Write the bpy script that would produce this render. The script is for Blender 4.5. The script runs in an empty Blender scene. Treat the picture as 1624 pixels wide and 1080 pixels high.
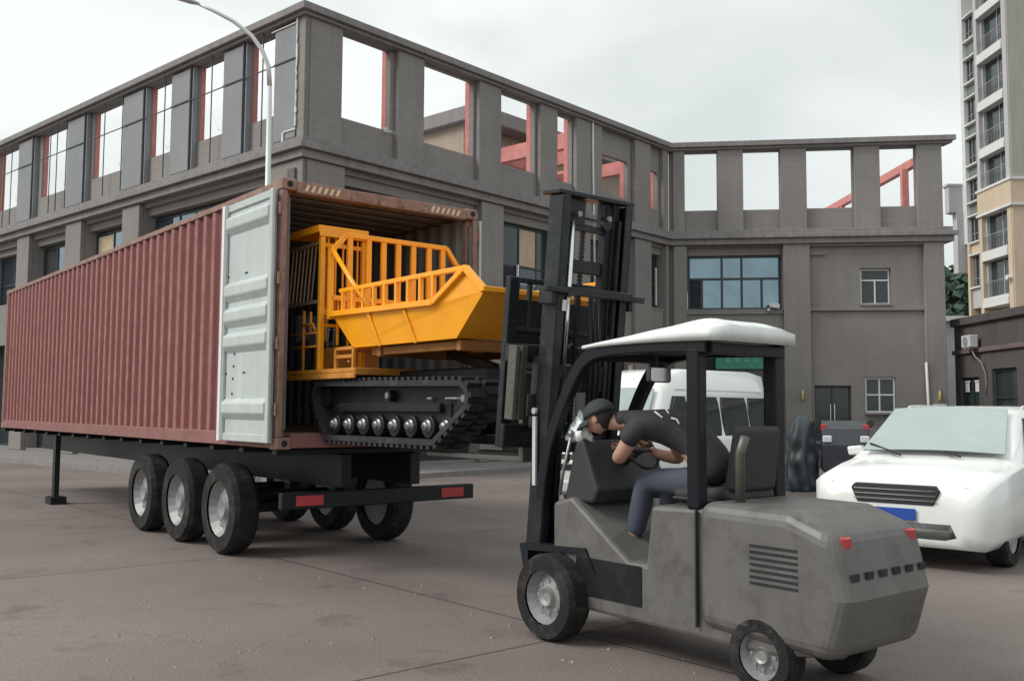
import bpy, math, random
from mathutils import Matrix, Vector, noise
random.seed(7)
PI = math.pi; R = math.radians
scene = bpy.context.scene
col = scene.collection

# ------------------------------------------------------------------ camera
FPX = 1524.09
cam_d = bpy.data.cameras.new('camera')
cam = bpy.data.objects.new('camera', cam_d); col.objects.link(cam)
cam_d.sensor_width = 36.0; cam_d.lens = 36.0 * FPX / 1624.0
cam_d.clip_start = 0.1; cam_d.clip_end = 3000
cam.location = (0, 0, 1.6)
pitch, roll = 0.0729, 0.0061
cam.matrix_world = (Matrix.Translation((0, 0, 1.6)) @ Matrix.Rotation(PI/2 + pitch, 4, 'X') @ Matrix.Rotation(roll, 4, 'Z'))
scene.camera = cam

# ------------------------------------------------------------------ world: overcast sky
SUN_EL, SUN_AZ = R(42), R(258)
w = bpy.data.worlds.new('World'); scene.world = w; w.use_nodes = True
nt = w.node_tree; N = nt.nodes; Lk = nt.links
for n in list(N): N.remove(n)
out = N.new('ShaderNodeOutputWorld'); bg = N.new('ShaderNodeBackground')
sky = N.new('ShaderNodeTexSky'); sky.sky_type = 'NISHITA'; sky.sun_disc = False
sky.sun_elevation = SUN_EL; sky.sun_rotation = SUN_AZ; sky.air_density = 1.0; sky.dust_density = 4.0
tc = N.new('ShaderNodeTexCoord'); mp = N.new('ShaderNodeMapping'); mp.inputs['Scale'].default_value = (1.0, 1.0, 2.3)
mp.inputs['Location'].default_value = (0.35, 0.2, 0.1)
nz = N.new('ShaderNodeTexNoise'); nz.inputs['Scale'].default_value = 2.1; nz.inputs['Detail'].default_value = 3.5; nz.inputs['Roughness'].default_value = 0.45
nz.inputs['Distortion'].default_value = 0.6
cr = N.new('ShaderNodeValToRGB')
cr.color_ramp.elements[0].position = 0.36; cr.color_ramp.elements[0].color = (6.3, 6.8, 6.65, 1)
cr.color_ramp.elements[1].position = 0.60; cr.color_ramp.elements[1].color = (8.6, 8.95, 8.8, 1)
mx = N.new('ShaderNodeMix'); mx.data_type = 'RGBA'; mx.inputs[0].default_value = 0.93
Lk.new(tc.outputs['Generated'], mp.inputs['Vector']); Lk.new(mp.outputs[0], nz.inputs['Vector'])
Lk.new(nz.outputs['Fac'], cr.inputs[0]); Lk.new(sky.outputs[0], mx.inputs[6]); Lk.new(cr.outputs[0], mx.inputs[7])
Lk.new(mx.outputs[2], bg.inputs['Color']); bg.inputs['Strength'].default_value = 0.112
Lk.new(bg.outputs[0], out.inputs['Surface'])
sd = bpy.data.lights.new('sun', 'SUN'); sd.energy = 2.2; sd.angle = R(25); sd.color = (1.0, 0.97, 0.92)
sun = bpy.data.objects.new('sun', sd); col.objects.link(sun)
_d = Vector((math.sin(SUN_AZ)*math.cos(SUN_EL), math.cos(SUN_AZ)*math.cos(SUN_EL), math.sin(SUN_EL)))
sun.rotation_euler = _d.to_track_quat('Z', 'Y').to_euler()
scene.view_settings.view_transform = 'Standard'; scene.view_settings.look = 'None'
scene.view_settings.exposure = 0.10; scene.view_settings.gamma = 1.0

# ------------------------------------------------------------------ materials
MATS = {}
def mat(name, base, rough=0.7, metal=0.0, spec=0.5, var=0.12, scale=3.0, bump=0.0, bscale=60.0, streak=0.0, lines=0.0, linep=0.12, dirt=None, dirtamt=0.0, dirtscale=1.5, coat=0.0, emit=None):
    m = bpy.data.materials.new(name); m.use_nodes = True
    t = m.node_tree; n = t.nodes; l = t.links; b = n['Principled BSDF']
    b.inputs['Roughness'].default_value = rough; b.inputs['Metallic'].default_value = metal
    b.inputs['Specular IOR Level'].default_value = spec; b.inputs['Coat Weight'].default_value = coat
    c = n.new('ShaderNodeTexCoord')
    g = n.new('ShaderNodeNewGeometry')
    nz = n.new('ShaderNodeTexNoise'); nz.inputs['Scale'].default_value = scale; nz.inputs['Detail'].default_value = 6; nz.inputs['Roughness'].default_value = 0.6
    l.new(c.outputs['Object'], nz.inputs['Vector'])
    mr = n.new('ShaderNodeMapRange'); mr.inputs['From Min'].default_value = 0.3; mr.inputs['From Max'].default_value = 0.7
    mr.inputs['To Min'].default_value = 1 - var; mr.inputs['To Max'].default_value = 1 + var
    l.new(nz.outputs['Fac'], mr.inputs['Value'])
    cur = mr.outputs[0]
    def mul(a, bsock):
        k = n.new('ShaderNodeMath'); k.operation = 'MULTIPLY'; l.new(a, k.inputs[0]); l.new(bsock, k.inputs[1]); return k.outputs[0]
    if streak:
        mpp = n.new('ShaderNodeMapping'); mpp.inputs['Scale'].default_value = (5, 5, 0.35); l.new(c.outputs['Object'], mpp.inputs['Vector'])
        n2 = n.new('ShaderNodeTexNoise'); n2.inputs['Scale'].default_value = 1.6; n2.inputs['Detail'].default_value = 5; l.new(mpp.outputs[0], n2.inputs['Vector'])
        m2 = n.new('ShaderNodeMapRange'); m2.inputs['From Min'].default_value = 0.35; m2.inputs['From Max'].default_value = 0.65
        m2.inputs['To Min'].default_value = 1 - streak; m2.inputs['To Max'].default_value = 1 + streak*0.6; l.new(n2.outputs['Fac'], m2.inputs['Value'])
        cur = mul(cur, m2.outputs[0])
    if lines:
        sx = n.new('ShaderNodeSeparateXYZ'); l.new(c.outputs['Object'], sx.inputs[0])
        q = n.new('ShaderNodeMath'); q.operation = 'PINGPONG'; q.inputs[1].default_value = linep/2; l.new(sx.outputs['Z'], q.inputs[0])
        m3 = n.new('ShaderNodeMapRange'); m3.inputs['From Min'].default_value = 0.0; m3.inputs['From Max'].default_value = 0.022
        m3.inputs['To Min'].default_value = 1 - lines; m3.inputs['To Max'].default_value = 1; l.new(q.outputs[0], m3.inputs['Value'])
        cur = mul(cur, m3.outputs[0])
    vm = n.new('ShaderNodeVectorMath'); vm.operation = 'SCALE'; vm.inputs[0].default_value = base[:3]; l.new(cur, vm.inputs['Scale'])
    csock = vm.outputs[0]
    if dirt:
        n4 = n.new('ShaderNodeTexNoise'); n4.inputs['Scale'].default_value = dirtscale; n4.inputs['Detail'].default_value = 9; n4.inputs['Roughness'].default_value = 0.7
        l.new(c.outputs['Object'], n4.inputs['Vector'])
        m4 = n.new('ShaderNodeMapRange'); m4.inputs['From Min'].default_value = 0.5; m4.inputs['From Max'].default_value = 0.68
        m4.inputs['To Min'].default_value = 0; m4.inputs['To Max'].default_value = dirtamt; l.new(n4.outputs['Fac'], m4.inputs['Value'])
        mm = n.new('ShaderNodeMix'); mm.data_type = 'RGBA'; l.new(m4.outputs[0], mm.inputs[0]); l.new(csock, mm.inputs[6]); mm.inputs[7].default_value = (*dirt, 1)
        csock = mm.outputs[2]
    l.new(csock, b.inputs['Base Color'])
    if bump:
        n5 = n.new('ShaderNodeTexNoise'); n5.inputs['Scale'].default_value = bscale; n5.inputs['Detail'].default_value = 4; l.new(c.outputs['Object'], n5.inputs['Vector'])
        bp = n.new('ShaderNodeBump'); bp.inputs['Strength'].default_value = bump; bp.inputs['Distance'].default_value = 0.02
        l.new(n5.outputs['Fac'], bp.inputs['Height']); l.new(bp.outputs[0], b.inputs['Normal'])
    if emit:
        b.inputs['Emission Color'].default_value = (*emit[:3], 1); b.inputs['Emission Strength'].default_value = emit[3]
    MATS[name] = m; return m

mat('stucco', (.262, .245, .236), .9, spec=.2, var=.07, scale=.7, bump=.35, bscale=35, streak=.045, lines=.13, linep=.235, dirt=(.20, .187, .18), dirtamt=.45, dirtscale=.45)
mat('stucco_smooth', (.248, .230, .218), .9, spec=.2, var=.07, scale=.5, bump=.25, bscale=30, streak=.05, dirt=(.19, .176, .168), dirtamt=.45, dirtscale=.4)
mat('stucco_dark', (.15, .145, .14), .9, spec=.2, var=.10, scale=.8, bump=.2, streak=.12, lines=.06, linep=.3)
mat('cement_panel', (.262, .270, .285), .85, spec=.2, var=.08, scale=.9, bump=.15, streak=.03)
mat('joint_grey', (.10, .105, .115), .7, var=.1)
mat('trim_band', (.24, .225, .22), .85, spec=.25, var=.10, scale=1.2, bump=.2, streak=.12)
mat('peeling_white', (.62, .62, .60), .8, var=.2, scale=8)
mat('red_steel', (.56, .21, .19), .75, var=.16, scale=4, dirt=(.55, .30, .28), dirtamt=.5)
mat('tan_plaster', (.36, .29, .23), .9, var=.12, scale=.8, streak=.08)
mat('window_frame', (.030, .045, .052), .5, spec=.5, var=.08)
mat('white_frame', (.72, .72, .74), .5, var=.05)
mat('window_glass', (.18, .255, .30), .07, metal=.9, spec=1.0, var=.16, scale=.9, bump=.08, bscale=1.6)
mat('dark_glass', (.028, .040, .042), .09, spec=.55, var=.2, scale=.8, bump=.05, bscale=3)
mat('dark_interior', (.02, .022, .028), .9, var=.3)
mat('plywood', (.50, .40, .27), .85, var=.12, scale=4)
mat('pipe_pale', (.66, .68, .64), .5, var=.06)
mat('lamp_grey', (.58, .60, .60), .45, metal=.2, var=.05, scale=2)
mat('lamp_dark', (.25, .26, .27), .5)
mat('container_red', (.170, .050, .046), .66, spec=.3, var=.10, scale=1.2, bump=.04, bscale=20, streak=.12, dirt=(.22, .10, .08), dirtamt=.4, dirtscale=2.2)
mat('container_rail', (.24, .105, .095), .7, var=.15, scale=6, dirt=(.14, .07, .045), dirtamt=.6, dirtscale=5)
mat('rust_rail', (.27, .17, .14), .8, var=.25, scale=9, dirt=(.14, .06, .03), dirtamt=.7, dirtscale=6)
mat('container_inside', (.23, .25, .255), .7, var=.12, scale=2, streak=.15)
mat('door_paint', (.47, .52, .51), .55, var=.05, scale=2, streak=.05, dirt=(.33, .29, .25), dirtamt=.22, dirtscale=3.4)
mat('seal_grey', (.12, .12, .125), .8, var=.15)
mat('cream_paint', (.62, .52, .36), .7, var=.12, scale=20)
mat('plywood_floor', (.14, .09, .06), .8, var=.2, scale=5)
mat('yellow_paint', (.95, .385, .008), .36, spec=.4, var=.05, scale=3, bump=.03, bscale=9, coat=.15, dirt=(.62, .24, .02), dirtamt=.3, dirtscale=5)
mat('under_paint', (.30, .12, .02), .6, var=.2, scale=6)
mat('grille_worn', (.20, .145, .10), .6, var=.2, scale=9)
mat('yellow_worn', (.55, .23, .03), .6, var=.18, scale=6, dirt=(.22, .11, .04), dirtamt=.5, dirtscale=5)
mat('track_rubber', (.018, .019, .022), .75, var=.25, scale=12, bump=.2, bscale=60, dirt=(.09, .085, .08), dirtamt=.4, dirtscale=6)
mat('black_metal', (.009, .011, .014), .45, spec=.3, var=.2, scale=5, bump=.03, dirt=(.04, .038, .036), dirtamt=.35, dirtscale=6)
mat('mast_metal', (.013, .016, .019), .38, metal=.05, spec=.38, var=.2, scale=6, dirt=(.07, .07, .066), dirtamt=.4, dirtscale=7)
mat('greased_steel', (.14, .14, .125), .45, metal=.6, var=.25, scale=9, dirt=(.05, .045, .035), dirtamt=.6, dirtscale=9)
mat('chrome', (.72, .73, .75), .2, metal=1.0, var=.05)
mat('bolt_steel', (.30, .30, .29), .4, metal=.8, var=.3, scale=14)
mat('guard_black', (.006, .007, .011), .42, spec=.28, var=.15, scale=5)
mat('canopy_white', (.74, .77, .76), .6, var=.05, scale=5, bump=.10, bscale=7, dirt=(.42, .37, .31), dirtamt=.45, dirtscale=2.6)
mat('forklift_body', (.12, .115, .108), .5, var=.12, scale=3, coat=.1, bump=.05, bscale=8, streak=.08, dirt=(.055, .048, .042), dirtamt=.7, dirtscale=4)
mat('tyre', (.018, .018, .019), .85, spec=.25, var=.2, bump=.2, dirt=(.12, .11, .10), dirtamt=.4, dirtscale=5)
mat('rim_grey', (.30, .30, .30), .5, metal=.5, var=.1)
mat('seat_black', (.03, .03, .032), .7, var=.1)
mat('white_paint', (.80, .82, .80), .25, spec=.5, var=.03, scale=2, coat=.6)
mat('white_dusty', (.76, .78, .77), .4, spec=.5, var=.04, scale=2, coat=.3)
mat('car_glass', (.035, .05, .05), .06, spec=1.0, var=.15, coat=.4)
mat('windscreen', (.33, .40, .40), .06, spec=1.0, var=.10, scale=1.5, coat=.4)
mat('plastic_black', (.03, .03, .033), .6, var=.1)
mat('headlamp', (.62, .66, .68), .12, spec=.8, var=.1, coat=.5)
mat('red_lens', (.42, .03, .035), .25, var=.1, coat=.4)
mat('mirror_face', (.42, .40, .40), .12, metal=.8, var=.12, scale=6)
mat('dark_paint', (.03, .034, .045), .35, var=.1, coat=.4)
mat('plate_blue', (.02, .08, .35), .4, var=.05)
mat('red_paint', (.42, .05, .06), .4, var=.1, coat=.3)
mat('tarp_dark', (.04, .05, .058), .45, var=.25, scale=6, bump=.6, bscale=14)
mat('skin', (.42, .24, .17), .6, var=.08, scale=12)
mat('cap_cloth', (.035, .042, .042), .85, var=.15, scale=14, bump=.2)
mat('shirt_black', (.03, .03, .037), .8, var=.15, scale=9, bump=.25, bscale=22)
mat('print_white', (.62, .64, .66), .8, var=.1)
mat('trousers', (.06, .07, .10), .85, var=.1, bump=.2)
mat('hair', (.015, .012, .01), .7)
mat('bag_white', (.70, .76, .74), .45, var=.06, bump=.5, bscale=12)
mat('sign_green', (.03, .22, .14), .5, var=.12, scale=6)
mat('sign_stroke', (.18, .48, .36), .6, var=.2, scale=10)
mat('brass_lamp', (.50, .45, .14), .4, var=.1)
mat('tower_grey', (.42, .42, .43), .85, var=.05, scale=.5, streak=.06)
mat('tower_olive', (.36, .35, .305), .85, var=.05, scale=.4, streak=.07)
mat('tower_beige', (.52, .42, .31), .85, var=.06, scale=.5, streak=.07)
mat('tower_white', (.60, .60, .59), .8, var=.05, scale=.6)
mat('tower_green', (.16, .19, .18), .7, var=.1, scale=.6)
mat('annex_wall', (.10, .092, .092), .9, spec=.2, var=.12, scale=.8, bump=.25, streak=.12)
mat('annex_ledge', (.16, .12, .12), .85, var=.12, streak=.1)
mat('poster_white', (.72, .70, .73), .7, var=.1, scale=9)
mat('roof_grey', (.33, .34, .35), .9, var=.1)
mat('leaves', (.032, .060, .040), .9, var=.5, scale=.25)
mat('far_hill', (.30, .37, .36), .95, var=.1, scale=.02)
mat('ac_white', (.55, .56, .56), .5, var=.08)
mat('orange_lamp', (.75, .16, .04), .35, var=.1, coat=.4)

def ground_mat():
    m = bpy.data.materials.new('yard_concrete'); m.use_nodes = True
    t = m.node_tree; n = t.nodes; l = t.links; b = n['Principled BSDF']; b.inputs['Roughness'].default_value = .85; b.inputs['Specular IOR Level'].default_value = .25
    c = n.new('ShaderNodeTexCoord')
    a = n.new('ShaderNodeTexNoise'); a.inputs['Scale'].default_value = .35; a.inputs['Detail'].default_value = 8; l.new(c.outputs['Object'], a.inputs['Vector'])
    r = n.new('ShaderNodeValToRGB'); r.color_ramp.elements[0].position = .35; r.color_ramp.elements[0].color = (.165, .138, .128, 1)
    r.color_ramp.elements[1].position = .68; r.color_ramp.elements[1].color = (.225, .19, .175, 1); l.new(a.outputs['Fac'], r.inputs[0])
    f = n.new('ShaderNodeTexNoise'); f.inputs['Scale'].default_value = 45; f.inputs['Detail'].default_value = 5; l.new(c.outputs['Object'], f.inputs['Vector'])
    k = n.new('ShaderNodeMapRange'); k.inputs['From Min'].default_value = .3; k.inputs['From Max'].default_value = .7; k.inputs['To Min'].default_value = .8; k.inputs['To Max'].default_value = 1.2
    l.new(f.outputs['Fac'], k.inputs['Value'])
    # slab joints every 5 m, slightly turned
    mp = n.new('ShaderNodeMapping'); mp.inputs['Rotation'].default_value = (0, 0, R(-41)); l.new(c.outputs['Object'], mp.inputs['Vector'])
    br = n.new('ShaderNodeTexBrick'); br.offset = 0; br.inputs['Scale'].default_value = 1; br.inputs['Brick Width'].default_value = 5; br.inputs['Row Height'].default_value = 5
    br.inputs['Mortar Size'].default_value = .012; br.inputs['Color1'].default_value = (1, 1, 1, 1); br.inputs['Color2'].default_value = (.93, .93, .93, 1); br.inputs['Mortar'].default_value = (.35, .35, .35, 1)
    l.new(mp.outputs[0], br.inputs['Vector'])
    v = n.new('ShaderNodeVectorMath'); v.operation = 'SCALE'; l.new(r.outputs[0], v.inputs[0]); l.new(k.outputs[0], v.inputs['Scale'])
    v2 = n.new('ShaderNodeVectorMath'); v2.operation = 'MULTIPLY'; l.new(v.outputs[0], v2.inputs[0]); l.new(br.outputs['Color'], v2.inputs[1])
    st = n.new('ShaderNodeTexNoise'); st.inputs['Scale'].default_value = 1.1; st.inputs['Detail'].default_value = 10; st.inputs['Roughness'].default_value = .72; l.new(c.outputs['Object'], st.inputs['Vector'])
    sr = n.new('ShaderNodeMapRange'); sr.inputs['From Min'].default_value = .56; sr.inputs['From Max'].default_value = .70; sr.inputs['To Max'].default_value = .75; l.new(st.outputs['Fac'], sr.inputs['Value'])
    sm = n.new('ShaderNodeMix'); sm.data_type = 'RGBA'; l.new(sr.outputs[0], sm.inputs[0]); l.new(v2.outputs[0], sm.inputs[6]); sm.inputs[7].default_value = (.09, .078, .072, 1)
    vo = n.new('ShaderNodeTexVoronoi'); vo.feature = 'DISTANCE_TO_EDGE'; vo.inputs['Scale'].default_value = .22; vo.inputs['Randomness'].default_value = 1
    wn = n.new('ShaderNodeTexNoise'); wn.inputs['Scale'].default_value = 1.4; wn.inputs['Detail'].default_value = 6; l.new(c.outputs['Object'], wn.inputs['Vector'])
    wa = n.new('ShaderNodeVectorMath'); wa.operation = 'MULTIPLY_ADD'; l.new(wn.outputs['Color'], wa.inputs[0]); wa.inputs[1].default_value = (1.2, 1.2, 1.2); l.new(c.outputs['Object'], wa.inputs[2]); l.new(wa.outputs[0], vo.inputs['Vector'])
    vr = n.new('ShaderNodeMapRange'); vr.inputs['From Min'].default_value = 0; vr.inputs['From Max'].default_value = .0025; vr.inputs['To Min'].default_value = .78; vr.inputs['To Max'].default_value = 1; l.new(vo.outputs['Distance'], vr.inputs['Value'])
    v3 = n.new('ShaderNodeVectorMath'); v3.operation = 'SCALE'; l.new(sm.outputs[2], v3.inputs[0]); l.new(vr.outputs[0], v3.inputs['Scale'])
    rg = n.new('ShaderNodeMapRange'); rg.inputs['From Min'].default_value = .3; rg.inputs['From Max'].default_value = .75; rg.inputs['To Min'].default_value = .95; rg.inputs['To Max'].default_value = .55; l.new(st.outputs['Fac'], rg.inputs['Value']); l.new(rg.outputs[0], b.inputs['Roughness'])
    l.new(v3.outputs[0], b.inputs['Base Color'])
    bp = n.new('ShaderNodeBump'); bp.inputs['Strength'].default_value = .3; bp.inputs['Distance'].default_value = .01; l.new(f.outputs['Fac'], bp.inputs['Height']); l.new(bp.outputs[0], b.inputs['Normal'])
    MATS['yard_concrete'] = m
ground_mat()
def ridge_light():  # paler colour on outer ridges imitates side light catching the corrugation
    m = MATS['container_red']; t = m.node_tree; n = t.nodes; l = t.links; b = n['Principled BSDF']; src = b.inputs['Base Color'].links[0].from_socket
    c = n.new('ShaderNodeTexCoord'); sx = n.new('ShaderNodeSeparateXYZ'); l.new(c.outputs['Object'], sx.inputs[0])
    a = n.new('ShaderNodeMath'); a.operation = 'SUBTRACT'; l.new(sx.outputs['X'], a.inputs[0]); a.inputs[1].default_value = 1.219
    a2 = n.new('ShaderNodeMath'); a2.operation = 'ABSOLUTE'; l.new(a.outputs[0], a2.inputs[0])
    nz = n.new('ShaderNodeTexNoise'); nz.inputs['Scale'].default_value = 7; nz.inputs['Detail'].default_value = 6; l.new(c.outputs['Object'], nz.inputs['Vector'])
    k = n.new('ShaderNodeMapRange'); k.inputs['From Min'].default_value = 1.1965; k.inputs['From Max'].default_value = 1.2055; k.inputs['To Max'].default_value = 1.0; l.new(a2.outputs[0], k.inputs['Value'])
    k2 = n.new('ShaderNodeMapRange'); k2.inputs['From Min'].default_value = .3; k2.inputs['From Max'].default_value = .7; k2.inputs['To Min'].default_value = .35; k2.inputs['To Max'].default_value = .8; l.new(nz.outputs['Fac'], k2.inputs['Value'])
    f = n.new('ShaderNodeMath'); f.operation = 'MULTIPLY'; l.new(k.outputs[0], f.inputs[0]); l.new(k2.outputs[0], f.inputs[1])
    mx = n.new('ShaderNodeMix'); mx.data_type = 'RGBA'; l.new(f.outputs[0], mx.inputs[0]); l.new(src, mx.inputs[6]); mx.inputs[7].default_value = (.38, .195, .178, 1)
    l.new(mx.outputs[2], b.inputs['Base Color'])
ridge_light()

# ------------------------------------------------------------------ mesh helpers
def frame(ox, oy, ang, oz=0): return Matrix.Translation((ox, oy, oz)) @ Matrix.Rotation(ang, 4, 'Z')
class MB:
    def __init__(s, M=None): s.v = []; s.f = []; s.M = M or Matrix.Identity(4)
    def add(s, vs, fs):
        k = len(s.v); s.v += [s.M @ Vector(p) for p in vs]; s.f += [tuple(i + k for i in f) for f in fs]; return s
    def box(s, x0, x1, y0, y1, z0, z1):
        return s.add([(x, y, z) for x in (x0, x1) for y in (y0, y1) for z in (z0, z1)],
                     [(0,1,3,2), (4,6,7,5), (0,4,5,1), (2,3,7,6), (0,2,6,4), (1,5,7,3)])
    def bar(s, p, q, w, h=None, up=(0, 0, 1)):
        h = h or w; p = Vector(p); q = Vector(q); d = (q - p).normalized(); u = Vector(up)
        if abs(d.dot(u)) > .98: u = Vector((0, 1, 0))
        a = d.cross(u).normalized() * w / 2; b = a.cross(d).normalized() * h / 2
        return s.add([p-a-b, p+a-b, p+a+b, p-a+b, q-a-b, q+a-b, q+a+b, q-a+b], [(0,3,2,1), (4,5,6,7), (0,1,5,4), (1,2,6,5), (2,3,7,6), (3,0,4,7)])
    def tube(s, pts, r, n=10, caps=True):
        pts = [Vector(p) for p in pts]; rs = r if isinstance(r, (list, tuple)) else [r] * len(pts); rings = []; prev = None
        for i, p in enumerate(pts):
            d = (pts[min(i+1, len(pts)-1)] - pts[max(i-1, 0)]).normalized()
            u = prev if prev else (Vector((0, 0, 1)) if abs(d.z) < .9 else Vector((1, 0, 0)))
            a = d.cross(u).normalized(); b = a.cross(d).normalized(); prev = b
            rings.append([p + a * math.cos(t) * rs[i] + b * math.sin(t) * rs[i] for t in [2*PI*k/n for k in range(n)]])
        return s.loft(rings, True, caps)
    def loft(s, rings, closed=True, caps=True):
        n = len(rings[0]); vs = [p for r_ in rings for p in r_]; fs = []
        for i in range(len(rings) - 1):
            for k in range(n if closed else n - 1):
                a = i*n + k; b = i*n + (k+1) % n; fs.append((a, b, b+n, a+n))
        if caps and closed: fs.append(tuple(range(n))[::-1]); fs.append(tuple(range((len(rings)-1)*n, len(rings)*n)))
        return s.add(vs, fs)
    def prism(s, poly, a, b, axis='x'):
        def P(u, v, w_): return {'x': (w_, u, v), 'y': (u, w_, v), 'z': (u, v, w_)}[axis]
        n = len(poly); vs = [P(u, v, a) for u, v in poly] + [P(u, v, b) for u, v in poly]
        return s.add(vs, [tuple(range(n)), tuple(range(2*n-1, n-1, -1))] + [(i, i+n, (i+1) % n + n, (i+1) % n) for i in range(n)])
    def disc(s, c, r, h, axis='x', n=20, r2=None):
        c = Vector(c); ax = {'x': Vector((1,0,0)), 'y': Vector((0,1,0)), 'z': Vector((0,0,1))}[axis]
        return s.tube([c - ax*h/2, c + ax*h/2], [r, r2 if r2 is not None else r], n)
    def lathe(s, prof, n=24, c=(0,0,0), axis='z', caps=True):
        rings = []
        for r_, h in prof:
            ring = []
            for k in range(n):
                t = 2*PI*k/n; a, b = r_*math.cos(t), r_*math.sin(t)
                ring.append({'z': (c[0]+a, c[1]+b, c[2]+h), 'x': (c[0]+h, c[1]+a, c[2]+b), 'y': (c[0]+a, c[1]+h, c[2]+b)}[axis])
            rings.append(ring)
        return s.loft(rings, True, caps)
    def wall(s, x0, x1, z0, z1, holes, yf, yb):
        xs = sorted({x0, x1, *[v for h in holes for v in h[:2] if x0 < v < x1]}); zs = sorted({z0, z1, *[v for h in holes for v in h[2:] if z0 < v < z1]})
        def hole(i, j):
            if i < 0 or j < 0 or i >= len(xs)-1 or j >= len(zs)-1: return True
            cx = (xs[i]+xs[i+1])/2; cz = (zs[j]+zs[j+1])/2
            return any(h[0] < cx < h[1] and h[2] < cz < h[3] for h in holes)
        for i in range(len(xs)-1):
            for j in range(len(zs)-1):
                if hole(i, j): continue
                a, b, c, d = xs[i], xs[i+1], zs[j], zs[j+1]
                s.add([(a,yf,c),(b,yf,c),(b,yf,d),(a,yf,d)], [(0,1,2,3)]); s.add([(a,yb,c),(b,yb,c),(b,yb,d),(a,yb,d)], [(3,2,1,0)])
                if hole(i-1, j): s.add([(a,yf,c),(a,yf,d),(a,yb,d),(a,yb,c)], [(0,1,2,3)])
                if hole(i+1, j): s.add([(b,yf,c),(b,yf,d),(b,yb,d),(b,yb,c)], [(3,2,1,0)])
                if hole(i, j-1): s.add([(a,yf,c),(b,yf,c),(b,yb,c),(a,yb,c)], [(3,2,1,0)])
                if hole(i, j+1): s.add([(a,yf,d),(b,yf,d),(b,yb,d),(a,yb,d)], [(0,1,2,3)])
        return s
    def build(s, name, m, parent=None, smooth=False, bevel=0, subsurf=0, seg=1):
        inv = Matrix.Identity(4)
        if parent is not None:
            p = parent; inv = wm(parent).inverted()
        me = bpy.data.meshes.new(name); me.from_pydata([tuple(inv @ v) for v in s.v], [], s.f); me.update()
        if smooth:
            for p in me.polygons: p.use_smooth = True
        o = bpy.data.objects.new(name, me); col.objects.link(o); me.materials.append(MATS[m])
        if parent is not None: o.parent = parent
        if subsurf: k = o.modifiers.new('s', 'SUBSURF'); k.levels = k.render_levels = subsurf
        if bevel: k = o.modifiers.new('b', 'BEVEL'); k.width = bevel; k.segments = seg; k.limit_method = 'ANGLE'; k.angle_limit = R(35); k.harden_normals = False
        return o
def wm(o):
    M = o.matrix_basis.copy()
    while o.parent: o = o.parent; M = o.matrix_basis @ M
    return M
def tag(o, label, cat, group=None, kind=None):
    if label: o['label'] = label
    if cat: o['category'] = cat
    if group: o['group'] = group
    if kind: o['kind'] = kind
    return o
def empty(name, M, label, cat, group=None):
    o = bpy.data.objects.new(name, None); o.empty_display_size = .3; o.matrix_basis = M; col.objects.link(o); return tag(o, label, cat, group)
def pieces(mb, name, m, parent, **k):
    par = list(range(len(mb.v)))
    def find(a):
        while par[a] != a: par[a] = par[par[a]]; a = par[a]
        return a
    for f in mb.f:
        for a in f[1:]: par[find(a)] = find(f[0])
    grp = {}
    for f in mb.f: grp.setdefault(find(f[0]), []).append(f)
    for fs in grp.values():
        ids = sorted({i for f in fs for i in f}); mp_ = {a: b for b, a in enumerate(ids)}
        q_ = MB(); q_.v = [mb.v[i] for i in ids]; q_.f = [tuple(mp_[i] for i in f) for f in fs]; q_.build(name, m, parent, **k)
def copy_tree(o, parent=None):
    c = o.copy(); col.objects.link(c)
    if parent is not None: c.parent = parent
    for ch in [x for x in col.objects if x.parent == o]: copy_tree(ch, c)
    return c

# ------------------------------------------------------------------ ground and terrain
g = MB(); n = 60
g.add([(-1500, -1500, 0), (1500, -1500, 0), (1500, 1500, 0), (-1500, 1500, 0)], [(0, 1, 2, 3)])
g.build('ground', 'yard_concrete')['kind'] = 'structure'
FA = 0.7289
A = (-5.111, 22.756); B = (5.887, 35.072); C3 = (15.594, 33.798)
F1 = frame(*A, -FA); F2 = frame(*A, PI/2 - FA); F3 = frame(*B, PI/2 - 1.7013)
pv = MB(F2); pv.box(-.4, 16.4, -2.2, .3, .0, .12); pv.M = F1; pv.box(-30, -.0, -2.2, .3, 0, .123); pv.M = F3; pv.box(.9, 10, -2.0, .3, 0, .117)
pv.build('pavement', 'trim_band')['kind'] = 'structure'
pb = MB(); random.seed(21)
for i in range(900):
    yy = 4 + 26*random.random()**1.4; xx = (random.random()*1.3-.65)*yy*1.05; s_ = random.uniform(.006, .022)
    if F2.inverted() @ Vector((xx, yy, 0)) and (F2.inverted() @ Vector((xx, yy, 0))).y > -2.4: continue
    pb.add([(xx+s_*random.uniform(.6, 1.3)*a, yy+s_*random.uniform(.6, 1.3)*b, c*s_*.8) for a, b, c in ((1, 0, 0), (0, 1, 0), (-1, 0, 0), (0, -1, 0), (.2, .1, .9))], [(0, 1, 4), (1, 2, 4), (2, 3, 4), (3, 0, 4)])
tag(pb.build('loose_gravel', 'trim_band'), 'loose grey gravel scattered over the concrete yard', 'gravel', kind='stuff')
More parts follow.
